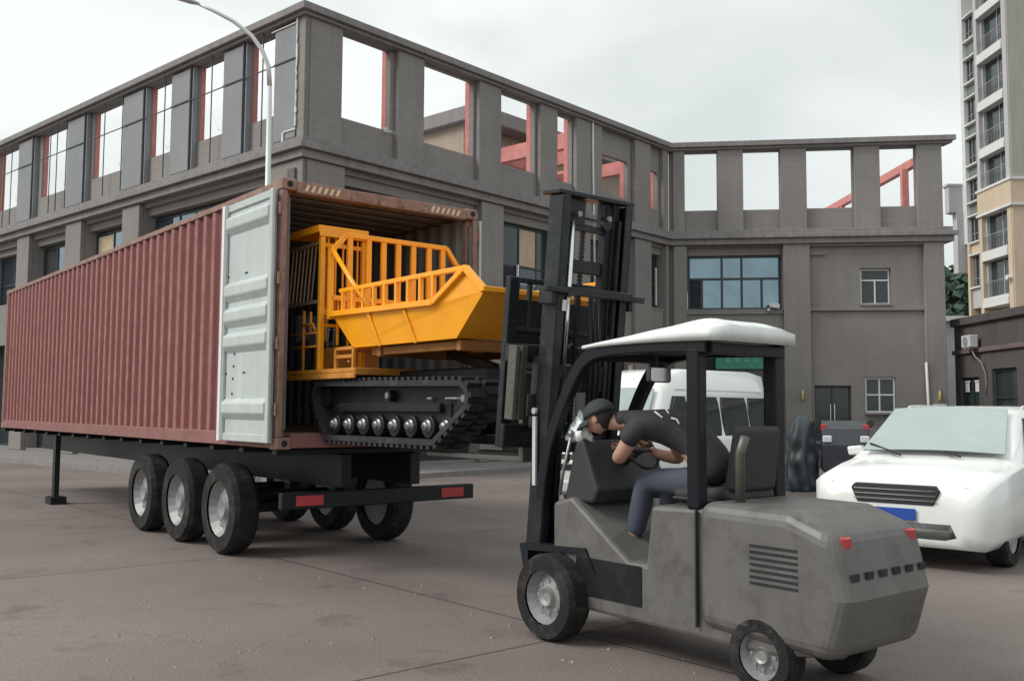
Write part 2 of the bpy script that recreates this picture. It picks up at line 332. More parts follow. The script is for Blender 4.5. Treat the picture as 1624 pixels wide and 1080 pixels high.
# wooded hill behind, and a far ridge
def mound(name, cx, cy, rx, ry, h, m, seed, n=48):
    b = MB(); rings = []
    for j in range(14):
        t = j/13; ring = []
        for k in range(n):
            a = 2*PI*k/n; q = 1 - t
            x = cx + rx*q*math.cos(a); y = cy + ry*q*math.sin(a)
            z = h*(1 - q**2)*(1 + .35*noise.noise(Vector((x*.02+seed, y*.02, 0)))) - .5
            ring.append((x, y, z))
        rings.append(ring)
    b.loft(rings, True, False); o = b.build(name, m, smooth=True); o['kind'] = 'structure'; return o
mound('hill', 104, 205, 55, 40, 33, 'leaves', 3)
mound('distant_hill', 335, 700, 190, 90, 112, 'far_hill', 9)
# canopy of the wood on the hill: leaf clumps
f = MB()
for i in range(1500):
    a = random.random()*2*PI; q = math.sqrt(random.random())
    x = 104 + 55*q*math.cos(a); y = 205 + 40*q*math.sin(a)
    if y > 215: continue
    z = 33*(1 - q**2)*(1 + .35*noise.noise(Vector((x*.02+3, y*.02, 0)))) - .5
    s = random.uniform(1.2, 2.6)
    for k in range(9):
        c = Vector((x, y, z)) + Vector((random.gauss(0, s*.6), random.gauss(0, s*.6), abs(random.gauss(s*.7, s*.5))))
        u = Vector((random.uniform(-1,1), random.uniform(-1,1), random.uniform(-1,1))).normalized(); v = u.orthogonal().normalized(); r_ = s*.42
        f.add([c-u*r_-v*r_, c+u*r_-v*r_*.6, c+u*r_+v*r_, c-u*r_*.7+v*r_], [(0,1,2,3)])
tag(f.build('wood', 'leaves'), 'dense dark green wood covering the hill beside the apartment tower', 'trees', kind='stuff')

# ------------------------------------------------------------------ the unfinished grey building
bld = empty('unfinished_building', frame(*A, 0), 'long grey rendered building with open empty window holes in its top storey', 'building')
def P(mb, name, m, label=None, parent=bld, **k):
    o = mb.build(name, m, parent, **k)
    if label: o['label'] = label
    return o
ZC, ZR = 7.94, 11.53
# corner ends for slabs: F2/F3 meet at an inner corner, F1/F2 at an outer one
def facade(F, x0, x1, up_holes, lo_holes, name_label, wy=.38, e0=0.0, e1=0.0):
    b = MB(F); b.wall(x0, x1, 8.1, 11.40, up_holes, wy, .44 if F is F1 else .53); P(b, 'upper_wall', 'stucco', name_label)
    b = MB(F); b.wall(x0, x1, 0, 7.75, lo_holes, .36, 1.0); P(b, 'lower_wall', 'stucco_smooth')
o1 = [(-2.8, -1.72, 9.1, 11.28), (-5.45, -4.08, 9.1, 11.28), (-8.2, -6.88, 9.1, 11.28), (-11.95, -9.82, 9.05, 11.28), (-15.95, -13.82, 9.02, 11.28), (-19.85, -17.93, 9.02, 11.28), (-24.0, -22.0, 9.02, 11.28)]
l1 = [(-8.34, -1.67, 5.35, 7.6), (-12.22, -9.45, 5.35, 7.6), (-16.34, -13.43, 5.35, 7.55), (-20.2, -17.45, 5.35, 7.5), (-25, -21.5, 5.35, 7.5)]
l1g = [(-8, -2, .2, 3.9), (-12.2, -9.5, .2, 3.9), (-16.3, -13.4, .2, 3.9), (-20.2, -17.4, .2, 3.9), (-25, -21.5, .2, 3.9)]
facade(F1, -30, -.36, o1, l1 + l1g, 'left facade of the open top storey with pale cladding panels')
o2 = [(1.36, 3.10, 9.05, 11.28), (4.2, 6.32, 9.02, 11.25), (7.4, 9.1, 9.05, 11.25), (10.1, 11.0, 9.05, 11.22), (12.5, 14.2, 9.07, 10.42), (15.43, 16.1, 9.02, 10.42)]
l2 = [(1.53, 6.53, 4.9, 7.6), (7.55, 10.1, 5.0, 7.6), (11.9, 14.38, 5.2, 7.65), (15.52, 16.42, 5.35, 7.62)]
l2g = [(1.6, 6.5, .2, 3.9), (7.6, 10.1, .2, 3.9), (11.9, 14.3, .2, 3.9)]
facade(F2, .36, 16.52, o2, l2 + l2g, 'middle facade of the open top storey')
o3 = [(.48, 1.67, 9.06, 11.24), (2.6, 3.93, 9.05, 11.24), (4.88, 6.52, 9.06, 11.24), (7.46, 8.72, 9.07, 11.23)]
l3 = [(.56, 3.98, 5.31, 7.66), (6.74, 7.80, 5.5, 6.83), (5.07, 6.35, .05, 2.58), (6.83, 7.89, 1.6, 2.88), (.7, 3.7, .05, 4.3)]
b = MB(F3); b.wall(-.1, 9.58, 8.1, 11.40, o3, .38, .60); P(b, 'upper_wall', 'stucco', 'right facade of the open top storey')
b = MB(F3); b.wall(-.1, 9.58, 0, 7.75, l3, .42, 1.0); P(b, 'lower_wall', 'stucco_smooth')
# pilasters
def pil(F, a, c, z0, z1, yf, yb, m='stucco'):
    P(MB(F).box(a, c, yf, yb, z0, z1), 'pilaster', m, bevel=.012)
for a, c in ((.2, 1.36), (3.25, 4.2), (6.41, 7.36), (9.2, 10.05), (11.05, 12.45), (14.43, 15.42), (16.25, 16.60)): pil(F2, a, c, 8.25, 11.37, .2, .375)
pil(F1, -.53, -.2, 8.25, 11.37, .203, .375)
for a, c in ((.05, .475), (1.68, 2.6), (3.94, 4.87), (6.56, 7.45), (8.73, 9.6)): pil(F3, a, c, 8.25, 11.37, .2, .375)
for a, c in ((.2, 1.5), (6.55, 7.5), (10.2, 11.8), (14.42, 15.45), (16.45, 16.6)): pil(F2, a, c, .13, 7.72, .2, .355, 'stucco_smooth')
for a, c in ((-1.65, -.2), (-9.42, -8.36), (-13.40, -12.25), (-17.42, -16.37), (-21.4, -20.25), (-30, -25.05)): pil(F1, a, c, .13, 7.72, .203, .355, 'stucco_smooth')
for a, c in ((.05, .53), (4.0, 4.94), (8.91, 9.6)): pil(F3, a, c, .13, 7.72, .2, .415, 'stucco_smooth')
pil(F3, 4.945, 8.905, 7.64, 7.718, .24, .415, 'stucco_smooth')
P(MB(F3).box(4.945, 8.905, .31, .415, 5.28, 5.42), 'wall_band', 'stucco_smooth', bevel=.01)
# cladding panels with dark joints on the left facade
for a, c in ((-1.47, -.55), (-3.86, -2.93), (-6.62, -5.61), (-9.55, -8.31), (-13.5, -12.25), (-17.58, -16.38), (-21.6, -20.4)):
    P(MB(F1).box(a, c, .19, .37, 8.3, 10.28).box(a, c, .19, .37, 10.31, 11.22), 'cladding_panel', 'cement_panel', bevel=.006)
    P(MB(F1).box(c+.02, c+.045, .17, .37, 8.28, 11.3), 'panel_joint', 'joint_grey')
    P(MB(F1).box(a-.02, c+.02, .16, .185, 10.28, 10.31), 'panel_rail', 'window_frame')
    P(MB(F1).box(c+.10, c+.14, .22, .37, 8.28, 11.25), 'panel_trim', 'cement_panel')
for a, c, vs in ((-2.9, -1.47, (-2.0,)), (-5.5, -3.86, (-4.45,)), (-8.2, -6.62, (-7.0,)), (-11.95, -9.55, (-10.8, -9.60)), (-15.95, -13.5, (-14.85, -14.3, -13.56)), (-19.8, -17.58, (-18.9, -18.2)), (-24, -22, (-23, -22.4))):
    q = MB(F1).box(a, c, .18, .205, 10.28, 10.305)
    for v in vs: q.box(v-.012, v+.012, .18, .205, 8.3, 11.3)
    P(q, 'scaffold_frame', 'window_frame')
    q = MB(F1)
    for k in range(3): q.bar((c-.05-.1*k, .25, 9.13), (c-.2-.12*k, .3, 9.2+.05*k), .012)
    P(q, 'loose_bracket', 'peeling_white')
q = MB(F1); pts = [(-.50, .165, 8.55)]
random.seed(3)
for i in range(24):
    z = 8.55 + i*.115; q.box(-.52+random.uniform(-.012, .012), -.475+random.uniform(-.02, .015), .155, .185, z, z+.115)
q.box(-1.0, -.5, .165, .185, 8.47, 8.51).box(-1.05, -.98, .15, .18, 8.2, 8.47).box(-1.6, -.5, .16, .185, 11.17, 11.2)
P(q, 'peeling_strip', 'peeling_white')
# horizontal slabs and cornices
def band(z0, z1, yo, m, nm, yi=.85):
    """one continuous moulding following the three facades, mitred at both corners"""
    import_pts = []
    def off(F, x, y): return (F @ Vector((x, y, 0)))
    th = 0.9726/2  # half of the turn at the inner corner
    def ring(y):
        return [off(F1, -30, y), off(F1, -y, y), off(F2, 16.512 + y*math.tan(th), y), off(F3, 9.79 + (.08 if y < .5 else 0), y)]
    o_, i_ = ring(yo), ring(yi); o_[3] = off(F3, 9.84 + (.22 - yo), yo)
    vs = [Vector((p.x, p.y, z)) for z in (z0, z1) for r_ in (o_, i_) for p in r_]
    fs = []
    for k in range(3):
        fs += [(k, k+1, k+5, k+4), (k+8, k+12, k+13, k+9), (k, k+8, k+9, k+1), (k+4, k+5, k+13, k+12)]
    fs += [(0, 4, 12, 8), (3, 11, 15, 7)]
    b = MB(); b.add(vs, fs); return P(b, nm, m, bevel=.012)
band(11.37, 11.56, 0, 'trim_band', 'roof_slab', .66)
band(11.285, 11.367, .10, 'trim_band', 'roof_soffit', .62)
band(7.94, 8.10, 0, 'trim_band', 'cornice')
band(7.73, 7.937, .12, 'trim_band', 'cornice_step', 1.0)
band(8.103, 8.27, .15, 'trim_band', 'sill_course', .6)
# right return wall, deck, rear walls of the lower storeys
P(MB(F3).box(9.3, 9.585, .43, 11, 0, 7.7), 'end_wall', 'stucco_smooth')
P(MB(F3).box(9.3, 9.585, .74, 1.5, 8.11, 11.36), 'end_wall', 'stucco')
dk = MB(); pts = [F1 @ Vector((-30, .75, 0)), F1 @ Vector((-.75, .75, 0)), F2 @ Vector((16.9, .75, 0)), F3 @ Vector((9.5, .75, 0)), F3 @ Vector((9.5, 14, 0)), F1 @ Vector((-30, 16, 0))]
dk.prism([(p.x, p.y) for p in pts], 7.75, 7.93, 'z'); P(dk, 'roof_deck', 'roof_grey')
# red steel columns and beams standing behind the open windows
def steel(*boxes, F=F2):
    q = MB(F)
    for bx in boxes: q.box(*bx)
    P(q, 'steel_column', 'red_steel', bevel=.01)
for s in (3.10, 6.32, 9.1, 11.0, 14.2, 16.1): steel((s-.005, s+.32, .535, .72, 8.0, 11.36))
for s in (-3.15, -5.8, -8.55, -12.3, -16.3, -20.2): steel((s, s+.345, .445, .60, 8.0, 11.36), F=F1)
steel((8.85, 9.1, 2.6, 2.9, 7.95, 11.0), F=F3); steel((8.33, 8.55, 6.6, 6.85, 7.95, 11.0), F=F3); steel((7.9, 8.1, 9.2, 9.45, 7.95, 11.0), F=F3)
def beam(p, q_, w_=.25, h=.32, F=F2): P(MB(F).bar(p, q_, w_, h), 'steel_beam', 'red_steel', bevel=.01)
beam((9.35, 1.6, 11.14), (7.55, 12, 11.14), F=F3)
beam((9.2, 1.6, 11.0), (8.9, .8, 11.0), F=F3)
beam((12.3, .74, 11.0), (12.3, 4.75, 11.0), .25, .55)
beam((12.3, 4.75, 9.9), (12.3, .74, 9.9), .12, .12)
beam((14.0, 1.2, 11.0), (14.0, 7, 11.0), .25, .5); beam((16.6, 1.2, 11.0), (16.6, 9, 11.0), .25, .5)
beam((12.4, 4.8, 10.95), (18, 4.8, 10.95), .2, .4)
q = MB(F2)
for k in range(40): q.box(13.0 + k*.14, 13.0 + k*.14 + .1, 5.2, 5.24, 8.0, 10.9)
q.box(13, 18.6, 5.245, 5.28, 8.0, 10.9); P(q, 'red_sheeting', 'red_steel', 'red ribbed metal sheeting seen through the far openings')
for a in ((13.0, 2.2, 8.2, 15.6, 3.0, 10.0), (15.2, 2.4, 8.2, 17.2, 3.2, 9.8), (11.3, 1.8, 8.8, 12.9, 2.6, 9.7), (13.2, 3, 10.2, 16.2, 3.2, 9.6)):
    P(MB(F2).bar((a[0], a[1], a[2]), (a[3], a[4], a[5]), .07), 'roof_brace', 'red_steel')
# plastered block standing on the roof deck
P(MB(F2).box(11.5, 22, 5.9, 14, 7.95, 12.3), 'roof_block', 'tan_plaster', 'tan plastered block with a grey coping seen through the openings')
P(MB(F2).box(11.2, 22.3, 5.0, 14.3, 12.3, 12.85), 'block_coping', 'trim_band', bevel=.03)
# windows
def window(F, x0, x1, z0, z1, yg, mull=(), trans=(), fr='window_frame', glass='window_glass', extra=None, th=.05, sill=True):
    q = MB(F); q.box(x0, x0+th, yg, yg+.07, z0, z1).box(x1-th, x1, yg, yg+.07, z0, z1).box(x0+th, x1-th, yg, yg+.07, z1-th, z1).box(x0+th, x1-th, yg, yg+.07, z0, z0+th)
    for m_ in mull:
        a, c, d = (m_, z0, z1) if not isinstance(m_, tuple) else m_
        q.box(a-th/2, a+th/2, yg+.003, yg+.06, c+.01, d-.01)
    for m_ in trans:
        a, c, d = (m_, x0, x1) if not isinstance(m_, tuple) else m_
        q.box(c+.01, d-.01, yg-.004, yg+.055, a-th/2, a+th/2)
    o = P(q, 'window', fr)
    MB(F).box(x0+.01, x1-.01, yg+.03, yg+.045, z0+.01, z1-.01).build('pane', glass, o)
    if sill: MB(F).box(x0-.05, x1+.05, yg-.28, yg-.002, z0-.08, z0).build('sill', 'trim_band', o)
    for (a, c, d, e, m_) in (extra or []): MB(F).box(a, c, yg+.022, yg+.029, d, e).build('board' if m_ == 'plywood' else 'open_sash', m_, o)
    return o
# left facade
window(F1, -8.3, -1.7, 5.42, 7.3, .72, (-7.4, -6.9, -6.0, -4.4, -3.2), (6.6,), extra=[(-5.97, -4.42, 5.45, 7.25, 'plywood')], glass='window_glass')
window(F1, -12.2, -9.48, 5.42, 7.28, .72, (-11.0, -10.2), (), extra=[(-12.1, -11.03, 5.45, 7.2, 'plywood')])
window(F1, -16.3, -13.45, 5.42, 7.25, .72, (-15.2,), extra=[(-16.25, -15.23, 5.45, 7.2, 'dark_interior')])
window(F1, -20.15, -17.5, 5.42, 7.2, .72, (-18.9,), (6.2,))
window(F1, -24.9, -21.6, 5.42, 7.2, .72, (-23.2,))
for a, c, d, e in l1g: window(F1, a+.02, c-.02, .22, 3.85, .72, ((a+c)/2,), (2.6,), glass='dark_glass', sill=False)
q = MB(F1)
for a, c, d, e in l1: q.box(a, c, .5, .9, e-.22, e-.002)
pieces(q, 'window_lintel', 'stucco_smooth', bld)
P(MB(F1).box(-.75, -.45, .14, .20, 7.05, 7.5), 'recess_shade_block', 'stucco_dark')  # raised dark block, its colour standing in for a niche's shade
# middle facade
window(F2, 1.56, 6.5, 4.93, 7.2, .6, (2.6, 3.9, 5.2), (6.4,), glass='dark_glass')
window(F2, 7.58, 10.07, 5.03, 7.3, .58, (8.62, 9.45), (6.05,), glass='dark_glass', extra=[(8.65, 9.42, 6.1, 7.24, 'plywood'), (7.95, 8.45, 5.1, 6.0, 'dark_interior')])
P(MB(F2).box(8.50, 8.56, .52, .58, 5.05, 6.1), 'sash_edge', 'white_frame')
q = MB(F2)
for k in range(9): q.box(8.72+k*.08, 8.735+k*.08, .57, .575, 5.1, 6.0)
q.box(8.66, 9.42, .565, .572, 5.5, 5.54); P(q, 'window_rail', 'window_glass')
window(F2, 11.93, 14.35, 5.23, 7.35, .6, (13.1,), (6.5,), glass='dark_glass')
P(MB(F2).box(14.05, 14.11, .5, .56, 5.3, 6.6), 'sash_edge', 'white_frame')
window(F2, 15.55, 16.4, 5.38, 7.35, .62, (), (6.3,), glass='dark_glass')
P(MB(F2).box(16.22, 16.27, .52, .58, 5.5, 6.9), 'sash_edge', 'white_frame')
for a, c, d, e in l2g: window(F2, a+.02, c-.02, .22, 3.85, .6, ((a+c)/2,), (2.7,), glass='dark_glass', sill=False)
q = MB(F2)
for a, c, e in ((1.6, 6.45, 7.6), (7.6, 10.05, 7.6), (11.95, 14.3, 7.65), (15.55, 16.4, 7.62)): q.box(a-.04, c+.04, .46, .9, e-.25, e-.002)
pieces(q, 'window_lintel', 'stucco_smooth', bld)
# right facade
window(F3, .58, 3.96, 5.36, 7.38, .62, ((1.83, 5.36, 7.38), (2.55, 5.36, 7.38), (1.10, 5.36, 6.5), (3.27, 5.36, 6.5)), (6.52,), extra=[(.62, 1.07, 5.4, 6.48, 'dark_interior')], th=.085)
P(MB(F3).box(.57, 3.97, .52, .9, 7.385, 7.655), 'window_lintel', 'stucco_smooth')
P(MB(F3).box(.50, 4.0, .34, .6, 5.18, 5.30), 'window_sill', 'trim_band', bevel=.01)
window(F3, 6.76, 7.78, 5.52, 6.81, .56, ((7.27, 5.52, 6.4),), (6.4,), fr='white_frame', glass='dark_glass')
window(F3, 6.85, 7.87, 1.62, 2.86, .50, (7.34,), (2.25,), fr='white_frame', glass='dark_glass')
dw = MB(F3); dw.box(5.08, 5.13, .6, .66, .06, 2.56).box(6.29, 6.34, .6, .66, .06, 2.56).box(5.68, 5.73, .6, .66, .06, 2.5).box(5.13, 6.29, .6, .66, 2.5, 2.56)
dd = P(dw, 'door', 'window_frame'); MB(F3).box(5.1, 6.32, .63, .645, .07, 2.55).build('pane', 'dark_glass', dd)
MB(F3).tube([(5.64, .56, .9), (5.64, .56, 1.9)], .018).tube([(5.78, .56, .9), (5.78, .56, 1.9)], .018).build('handle', 'pipe_pale', dd, smooth=True)
window(F3, .72, 3.68, .08, 3.2, .66, (1.7, 2.7), (2.4,), glass='dark_glass', sill=False)
# pipes on the facades
P(MB(F2).tube([(11.86, .16, 11.6), (11.88, .155, 9.6), (11.92, .15, 7.9), (11.94, .13, 5.76)], .035, 8), 'downpipe', 'pipe_pale', smooth=True)
P(MB(F3).tube([(8.88, .17, 3.4), (8.93, .16, 1.6), (8.95, .16, .13)], .05, 8), 'downpipe', 'pipe_pale', smooth=True)
# a few thin conduits and wall stains hardware
P(MB(F3).box(4.98, 5.5, .32, .40, 7.33, 7.42), 'wall_plaque', 'trim_band')

# things fixed to the building but liftable
t = empty('green_signboard', F3 @ Matrix.Translation((2.57, .3, 3.3)), 'green shop signboard above the glazed front behind the white van', 'sign')
P(MB(F3).box(.71, 3.69, .50, .9, 3.2, 4.29), 'shop_fascia', 'dark_interior')
MB(F3).box(1.55, 3.55, .26, .41, 3.16, 4.2).build('board', 'sign_green', t, bevel=.01)
q = MB(F3)
random.seed(12)
for cxx in (2.0, 2.33, 2.66, 2.99):    # faint, unreadable brush-like strokes as in the photograph
    for k in range(5):
        a = random.uniform(-.1, .1); z = 3.45 + k*.11; q.bar((cxx-.1, .252, z+a*.2), (cxx+.1, .252, z-a*.2), .012, .018)
    for k in range(2): q.bar((cxx-.05+.1*k, .250, 3.42), (cxx-.05+.1*k, .250, 3.95), .018, .012)
q.build('lettering', 'sign_stroke', t)
def sconce(x, label):
    t = empty('wall_lamp', F3 @ Matrix.Translation((x, .1, 2.15)), label, 'wall lamp', 'small brass wall lamps on the grey building')
    MB(F3).box(x-.05, x+.05, .165, .197, 2.02, 2.42).build('back_plate', 'lamp_dark', t, bevel=.01)
    MB(F3).lathe([(.02, -.15), (.05, -.1), (.045, .12), (.015, .2)], 10, (x, .10, 2.2)).build('shade', 'brass_lamp', t, smooth=True)
sconce(4.6, 'small brass wall lamp left of the glass door on the right facade')
sconce(9.3, 'small brass wall lamp on the last pilaster of the right facade')
t = empty('meter_box', F3 @ Matrix.Translation((9.3, .1, 1.6)), 'small white framed box under the wall lamp on the last pilaster', 'meter box')
MB(F3).box(9.08, 9.52, .08, .197, 1.55, 1.92).build('case', 'white_frame', t, bevel=.01)
MB(F3).box(9.15, 9.45, .068, .079, 1.62, 1.82).build('cover', 'dark_interior', t)
t = empty('security_camera', F2 @ Matrix.Translation((2.6, .2, 8.95)), 'small dark security camera on the sill of the nearest open window hole', 'security camera')
MB(F2).bar((2.95, .34, 9.05), (2.95, .1, 8.95), .03).box(2.90, 3.0, .34, .378, 8.98, 9.12).build('bracket', 'lamp_grey', t)
MB(F2).bar((2.95, .15, 8.92), (2.82, -.12, 8.85), .09, .08).build('housing', 'lamp_dark', t, bevel=.01)
t = empty('floodlight', F3 @ Matrix.Translation((3.6, .3, 5.4)), 'white floodlight on the sill of the wide blue window', 'floodlight')
MB(F3).bar((3.5, .25, 5.50), (3.85, .2, 5.44), .14, .16).build('housing', 'ac_white', t, bevel=.01)
MB(F3).box(3.42, 3.5, .2, .33, 5.28, 5.38).build('bracket', 'ac_white', t)

# ------------------------------------------------------------------ street lamp
LX, LY = -4.90, 19.0
t = empty('street_lamp', frame(LX, LY, 0), 'tall white street lamp with a curved arm in front of the grey building', 'street lamp')
MB(frame(LX, LY, 0)).tube([(0, 0, 0), (0, 0, 4), (-.03, 0, 8.1)], [.09, .065, .05], 12).lathe([(.16, 0), (.16, .03), (.1, .3), (.09, .5)], 12).build('pole', 'lamp_grey', t, smooth=True)
arm = [(-.03, 0, 8.1), (-.06, 0, 8.5), (-.2, 0, 8.85), (-.42, 0, 9.15), (-.8, 0, 9.45), (-1.2, 0, 9.66), (-1.62, 0, 9.85)]
MB(frame(LX, LY, 0)).tube(arm, [.05, .048, .045, .042, .04, .036, .034], 10).build('arm', 'lamp_grey', t, smooth=True)
MB(frame(LX, LY, 0)).loft([[(x, y*s_, z0 + s_*.05*c) for y, c in ((-.12, 0), (-.08, 1), (.08, 1), (.12, 0), (.08, -.6), (-.08, -.6))] for x, z0, s_ in ((-1.5, 9.80, .45), (-1.7, 9.86, 1), (-2.05, 9.97, 1.1), (-2.2, 10.01, .5))]).build('lamp_head', 'lamp_grey', t, smooth=True)

# ------------------------------------------------------------------ assembly frame of container, dumper and forklift
KO = (-2.2975, 9.4475); KA = .6834; K = frame(*KO, KA)
Wd, Ln, ZB, ZT = 2.438, 12.19, 1.207, 3.907
t = cont = empty('shipping_container', frame(*KO, KA, ZB), 'long red corrugated shipping container with its pale door folded back', 'shipping container')
def kb(): return MB(K)
def C_(mb, name, m, parent=None, label=None, **k):
    o = mb.build(name, m, parent or t, **k)
    if label: o['label'] = label
    return o
def corr(length, pitch=.262, depth=.036, y0=0.0):
    pts = []; y = y0; n_ = int(length/pitch); pitch = length/n_
    for i in range(n_):
        pts += [(y, 0), (y + pitch*.26, 0), (y + pitch*.5, depth), (y + pitch*.76, depth)]; y += pitch
    pts.append((y, 0)); return pts
def sheet(mb, pts, off, sgn, z0, z1, th=.004):
    a = [(off + sgn*d, y) for y, d in pts]; n_ = len(a)
    for dx in (0, sgn*th):
        vs = [(x + dx, y, z0) for x, y in a] + [(x + dx, y, z1) for x, y in a]
        mb.add(vs, [(i, i+1, i+1+n_, i+n_) for i in range(n_-1)])
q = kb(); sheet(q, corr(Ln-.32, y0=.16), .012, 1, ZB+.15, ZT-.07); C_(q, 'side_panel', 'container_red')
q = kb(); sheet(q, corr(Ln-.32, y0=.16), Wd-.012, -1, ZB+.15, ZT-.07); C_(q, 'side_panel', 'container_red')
q = kb(); sheet(q, corr(Ln-.32, y0=.16), .052, 1, ZB+.15, ZT-.09); sheet(q, corr(Ln-.32, y0=.16), Wd-.052, -1, ZB+.15, ZT-.09)
q.box(.1, Wd-.1, Ln-.10, Ln-.09, ZB+.17, ZT-.1); C_(q, 'inner_lining', 'container_inside')
q = kb(); q.box(.06, Wd-.06, .16, Ln-.1, ZT-.035, ZT-.02); C_(q, 'roof_panel', 'container_red')
q = kb()
for k in range(38): q.box(.08, Wd-.08, .3+k*.31, .3+k*.31+.16, ZT-.06, ZT-.038)
C_(q, 'roof_lining', 'container_inside')
C_(kb().box(.06, Wd-.06, .1, Ln-.1, ZB+.12, ZB+.16), 'floor', 'plywood_floor')
C_(kb().box(.02, Wd-.02, Ln-.085, Ln-.04, ZB+.1, ZT-.1), 'end_wall', 'container_red')
for x in (0, Wd-.06):
    C_(kb().box(x, x+.06, .16, Ln-.16, ZT-.075, ZT-.012), 'top_rail', 'rust_rail', bevel=.006)
    C_(kb().box(x, x+.06, .16, Ln-.16, ZB+.01, ZB+.155), 'bottom_rail', 'container_rail', bevel=.006)
for x, s_ in ((0, 1), (Wd, -1)):
    q = kb().box(min(x, x+s_*.06), max(x, x+s_*.06), .0, .15, ZB+.12, ZT-.12).box(min(x+s_*.06, x+s_*.11), max(x+s_*.06, x+s_*.11), .06, .15, ZB+.12, ZT-.12)
    C_(q, 'corner_post', 'rust_rail', bevel=.006)
    C_(kb().box(min(x, x+s_*.08), max(x, x+s_*.08), Ln-.15, Ln, ZB+.12, ZT-.12), 'corner_post', 'container_rail', bevel=.006)
    C_(kb().box(min(x+s_*.062, x+s_*.1), max(x+s_*.062, x+s_*.1), .02, .055, ZB+.2, ZT-.2), 'door_seal', 'seal_grey')
for x in (-.005, Wd-.157):
    for y in (-.006, Ln-.172):
        for z in (ZB-.003, ZT-.115):
            q = C_(kb().box(x, x+.162, y, y+.178, z, z+.118), 'corner_casting', 'rust_rail', bevel=.012)
            xs = x+.085
            if y < 1: kb().tube([(xs, y-.004, z+.06), (xs, y+.01, z+.06)], .032, 14).build('casting_hole', 'dark_interior', q)
hd = C_(kb().box(.158, Wd-.158, .0, .1, ZT-.13, ZT-.01), 'door_header', 'rust_rail', bevel=.008)
for s0 in (.24, 1.78):
    q = kb()
    for k in range(6): q.prism([(s0+k*.07, ZT-.105), (s0+k*.07+.035, ZT-.105), (s0+k*.07+.065, ZT-.035), (s0+k*.07+.03, ZT-.035)], -.004, -.001, 'y')
    q.build('warning_stripes', 'cream_paint', hd)
for x in (.78, 1.12, 1.42, 1.68): C_(kb().box(x, x+.07, -.05, -.002, ZT-.14, ZT-.085), 'lock_bar_keeper', 'rust_rail', bevel=.006)
C_(kb().box(.158, Wd-.158, .0, .12, ZB+.01, ZB+.15), 'door_sill', 'container_rail', bevel=.006)
for x in (.78, 1.12, 1.42, 1.68): C_(kb().box(x, x+.07, -.05, -.002, ZB+.03, ZB+.09), 'lock_bar_keeper', 'rust_rail', bevel=.006)
# doors, swung right round against the sides
def door(xs, sg, sub=True):
    x0, x1 = sorted((xs, xs + sg*.045)); y0, y1 = .03, 1.235; z0, z1 = ZB+.06, ZT-.11
    o = C_(kb().box(x0, x1, y0+.06, y1-.06, z0, z1), 'door', 'door_paint', label='pale grey door of the container, folded flat against its side' if sub else None)
    xf = xs + sg*.046
    q = kb()
    for zz in (3.68, 2.95, 2.68, 2.41, 1.71):
        pr = [(zz, 0), (zz-.05, .05), (zz-.15, .05), (zz-.22, 0)]
        vs = [(xf + sg*d, y, z) for y in (y0+.075, y1-.075) for z, d in pr]
        q.add(vs, [(0,1,5,4), (1,2,6,5), (2,3,7,6), (0,3,2,1), (4,5,6,7)])
    pieces(q, 'door_rib', 'door_paint', o, bevel=.008)
    q = kb()
    q.box(min(xf, xf+sg*.035), max(xf, xf+sg*.035), y1-.075, y1, z0, z1).box(min(xf, xf+sg*.035), max(xf, xf+sg*.035), y0+.0, y0+.075, z0, z1)
    q.box(min(xf, xf+sg*.02), max(xf, xf+sg*.02), y0+.075, y1-.075, z1-.08, z1).box(min(xf, xf+sg*.02), max(xf, xf+sg*.02), y0+.075, y1-.075, z0, z0+.08)
    q.build('door_frame', 'door_paint', o, bevel=.006)
    kb().box(min(xf+sg*.035, xf+sg*.05), max(xf+sg*.035, xf+sg*.05), y1-.05, y1+.012, z0, z1).build('gasket', 'white_frame', o)
    q = kb()
    for zz in (3.02, 1.98):
        for y in (1.13, 1.17, .66, .70): q.box(min(xf, xf+sg*.006), max(xf, xf+sg*.006), y, y+.018, zz-.012, zz+.006)
    for k, zz in enumerate((2.18, 2.05, 1.92, 1.76)): q.box(min(xf, xf+sg*.006), max(xf, xf+sg*.006), .93+k*.012, .955+k*.012, zz-.012, zz+.012)
    q.build('rivet_holes', 'dark_interior', o)
    q = kb()
    for zz in (3.6, 2.9, 2.25, 1.6): q.tube([(xs+sg*.012, .006, zz-.06), (xs+sg*.012, .006, zz+.06)], .015, 8)
    pieces(q, 'hinge', 'rust_rail', o)
    q = kb()
    pass
door(-.006, -1); door(Wd+.006, 1, False)

# ------------------------------------------------------------------ trailer carrying the container
t = empty('semi_trailer', frame(*KO, KA), 'dark flat trailer under the red container', 'trailer')
q = kb()
for x in (.75, 1.6): q.box(x, x+.12, .05, Ln-.05, .80, 1.14)
for k in range(16): q.box(.05, Wd-.05, .1+k*.8, .2+k*.8, 1.145, 1.2)
C_(q, 'chassis_frame', 'black_metal', bevel=.006)
C_(kb().box(.05, Wd-.05, -.04, .04, .62, .78), 'rear_bumper', 'black_metal', bevel=.01)
C_(kb().box(.2, .5, -.05, -.041, .65, .75), 'tail_light', 'red_lens'); C_(kb().box(Wd-.5, Wd-.2, -.05, -.041, .65, .75), 'tail_light', 'red_lens')
C_(kb().box(.12, .2, 8.6, 8.75, .12, 1.14).box(.05, .3, 8.5, 8.85, .0, .12), 'landing_leg', 'black_metal'); C_(kb().box(Wd-.2, Wd-.12, 8.6, 8.75, .12, 1.14).box(Wd-.3, Wd-.05, 8.5, 8.85, .0, .12), 'landing_leg', 'black_metal')
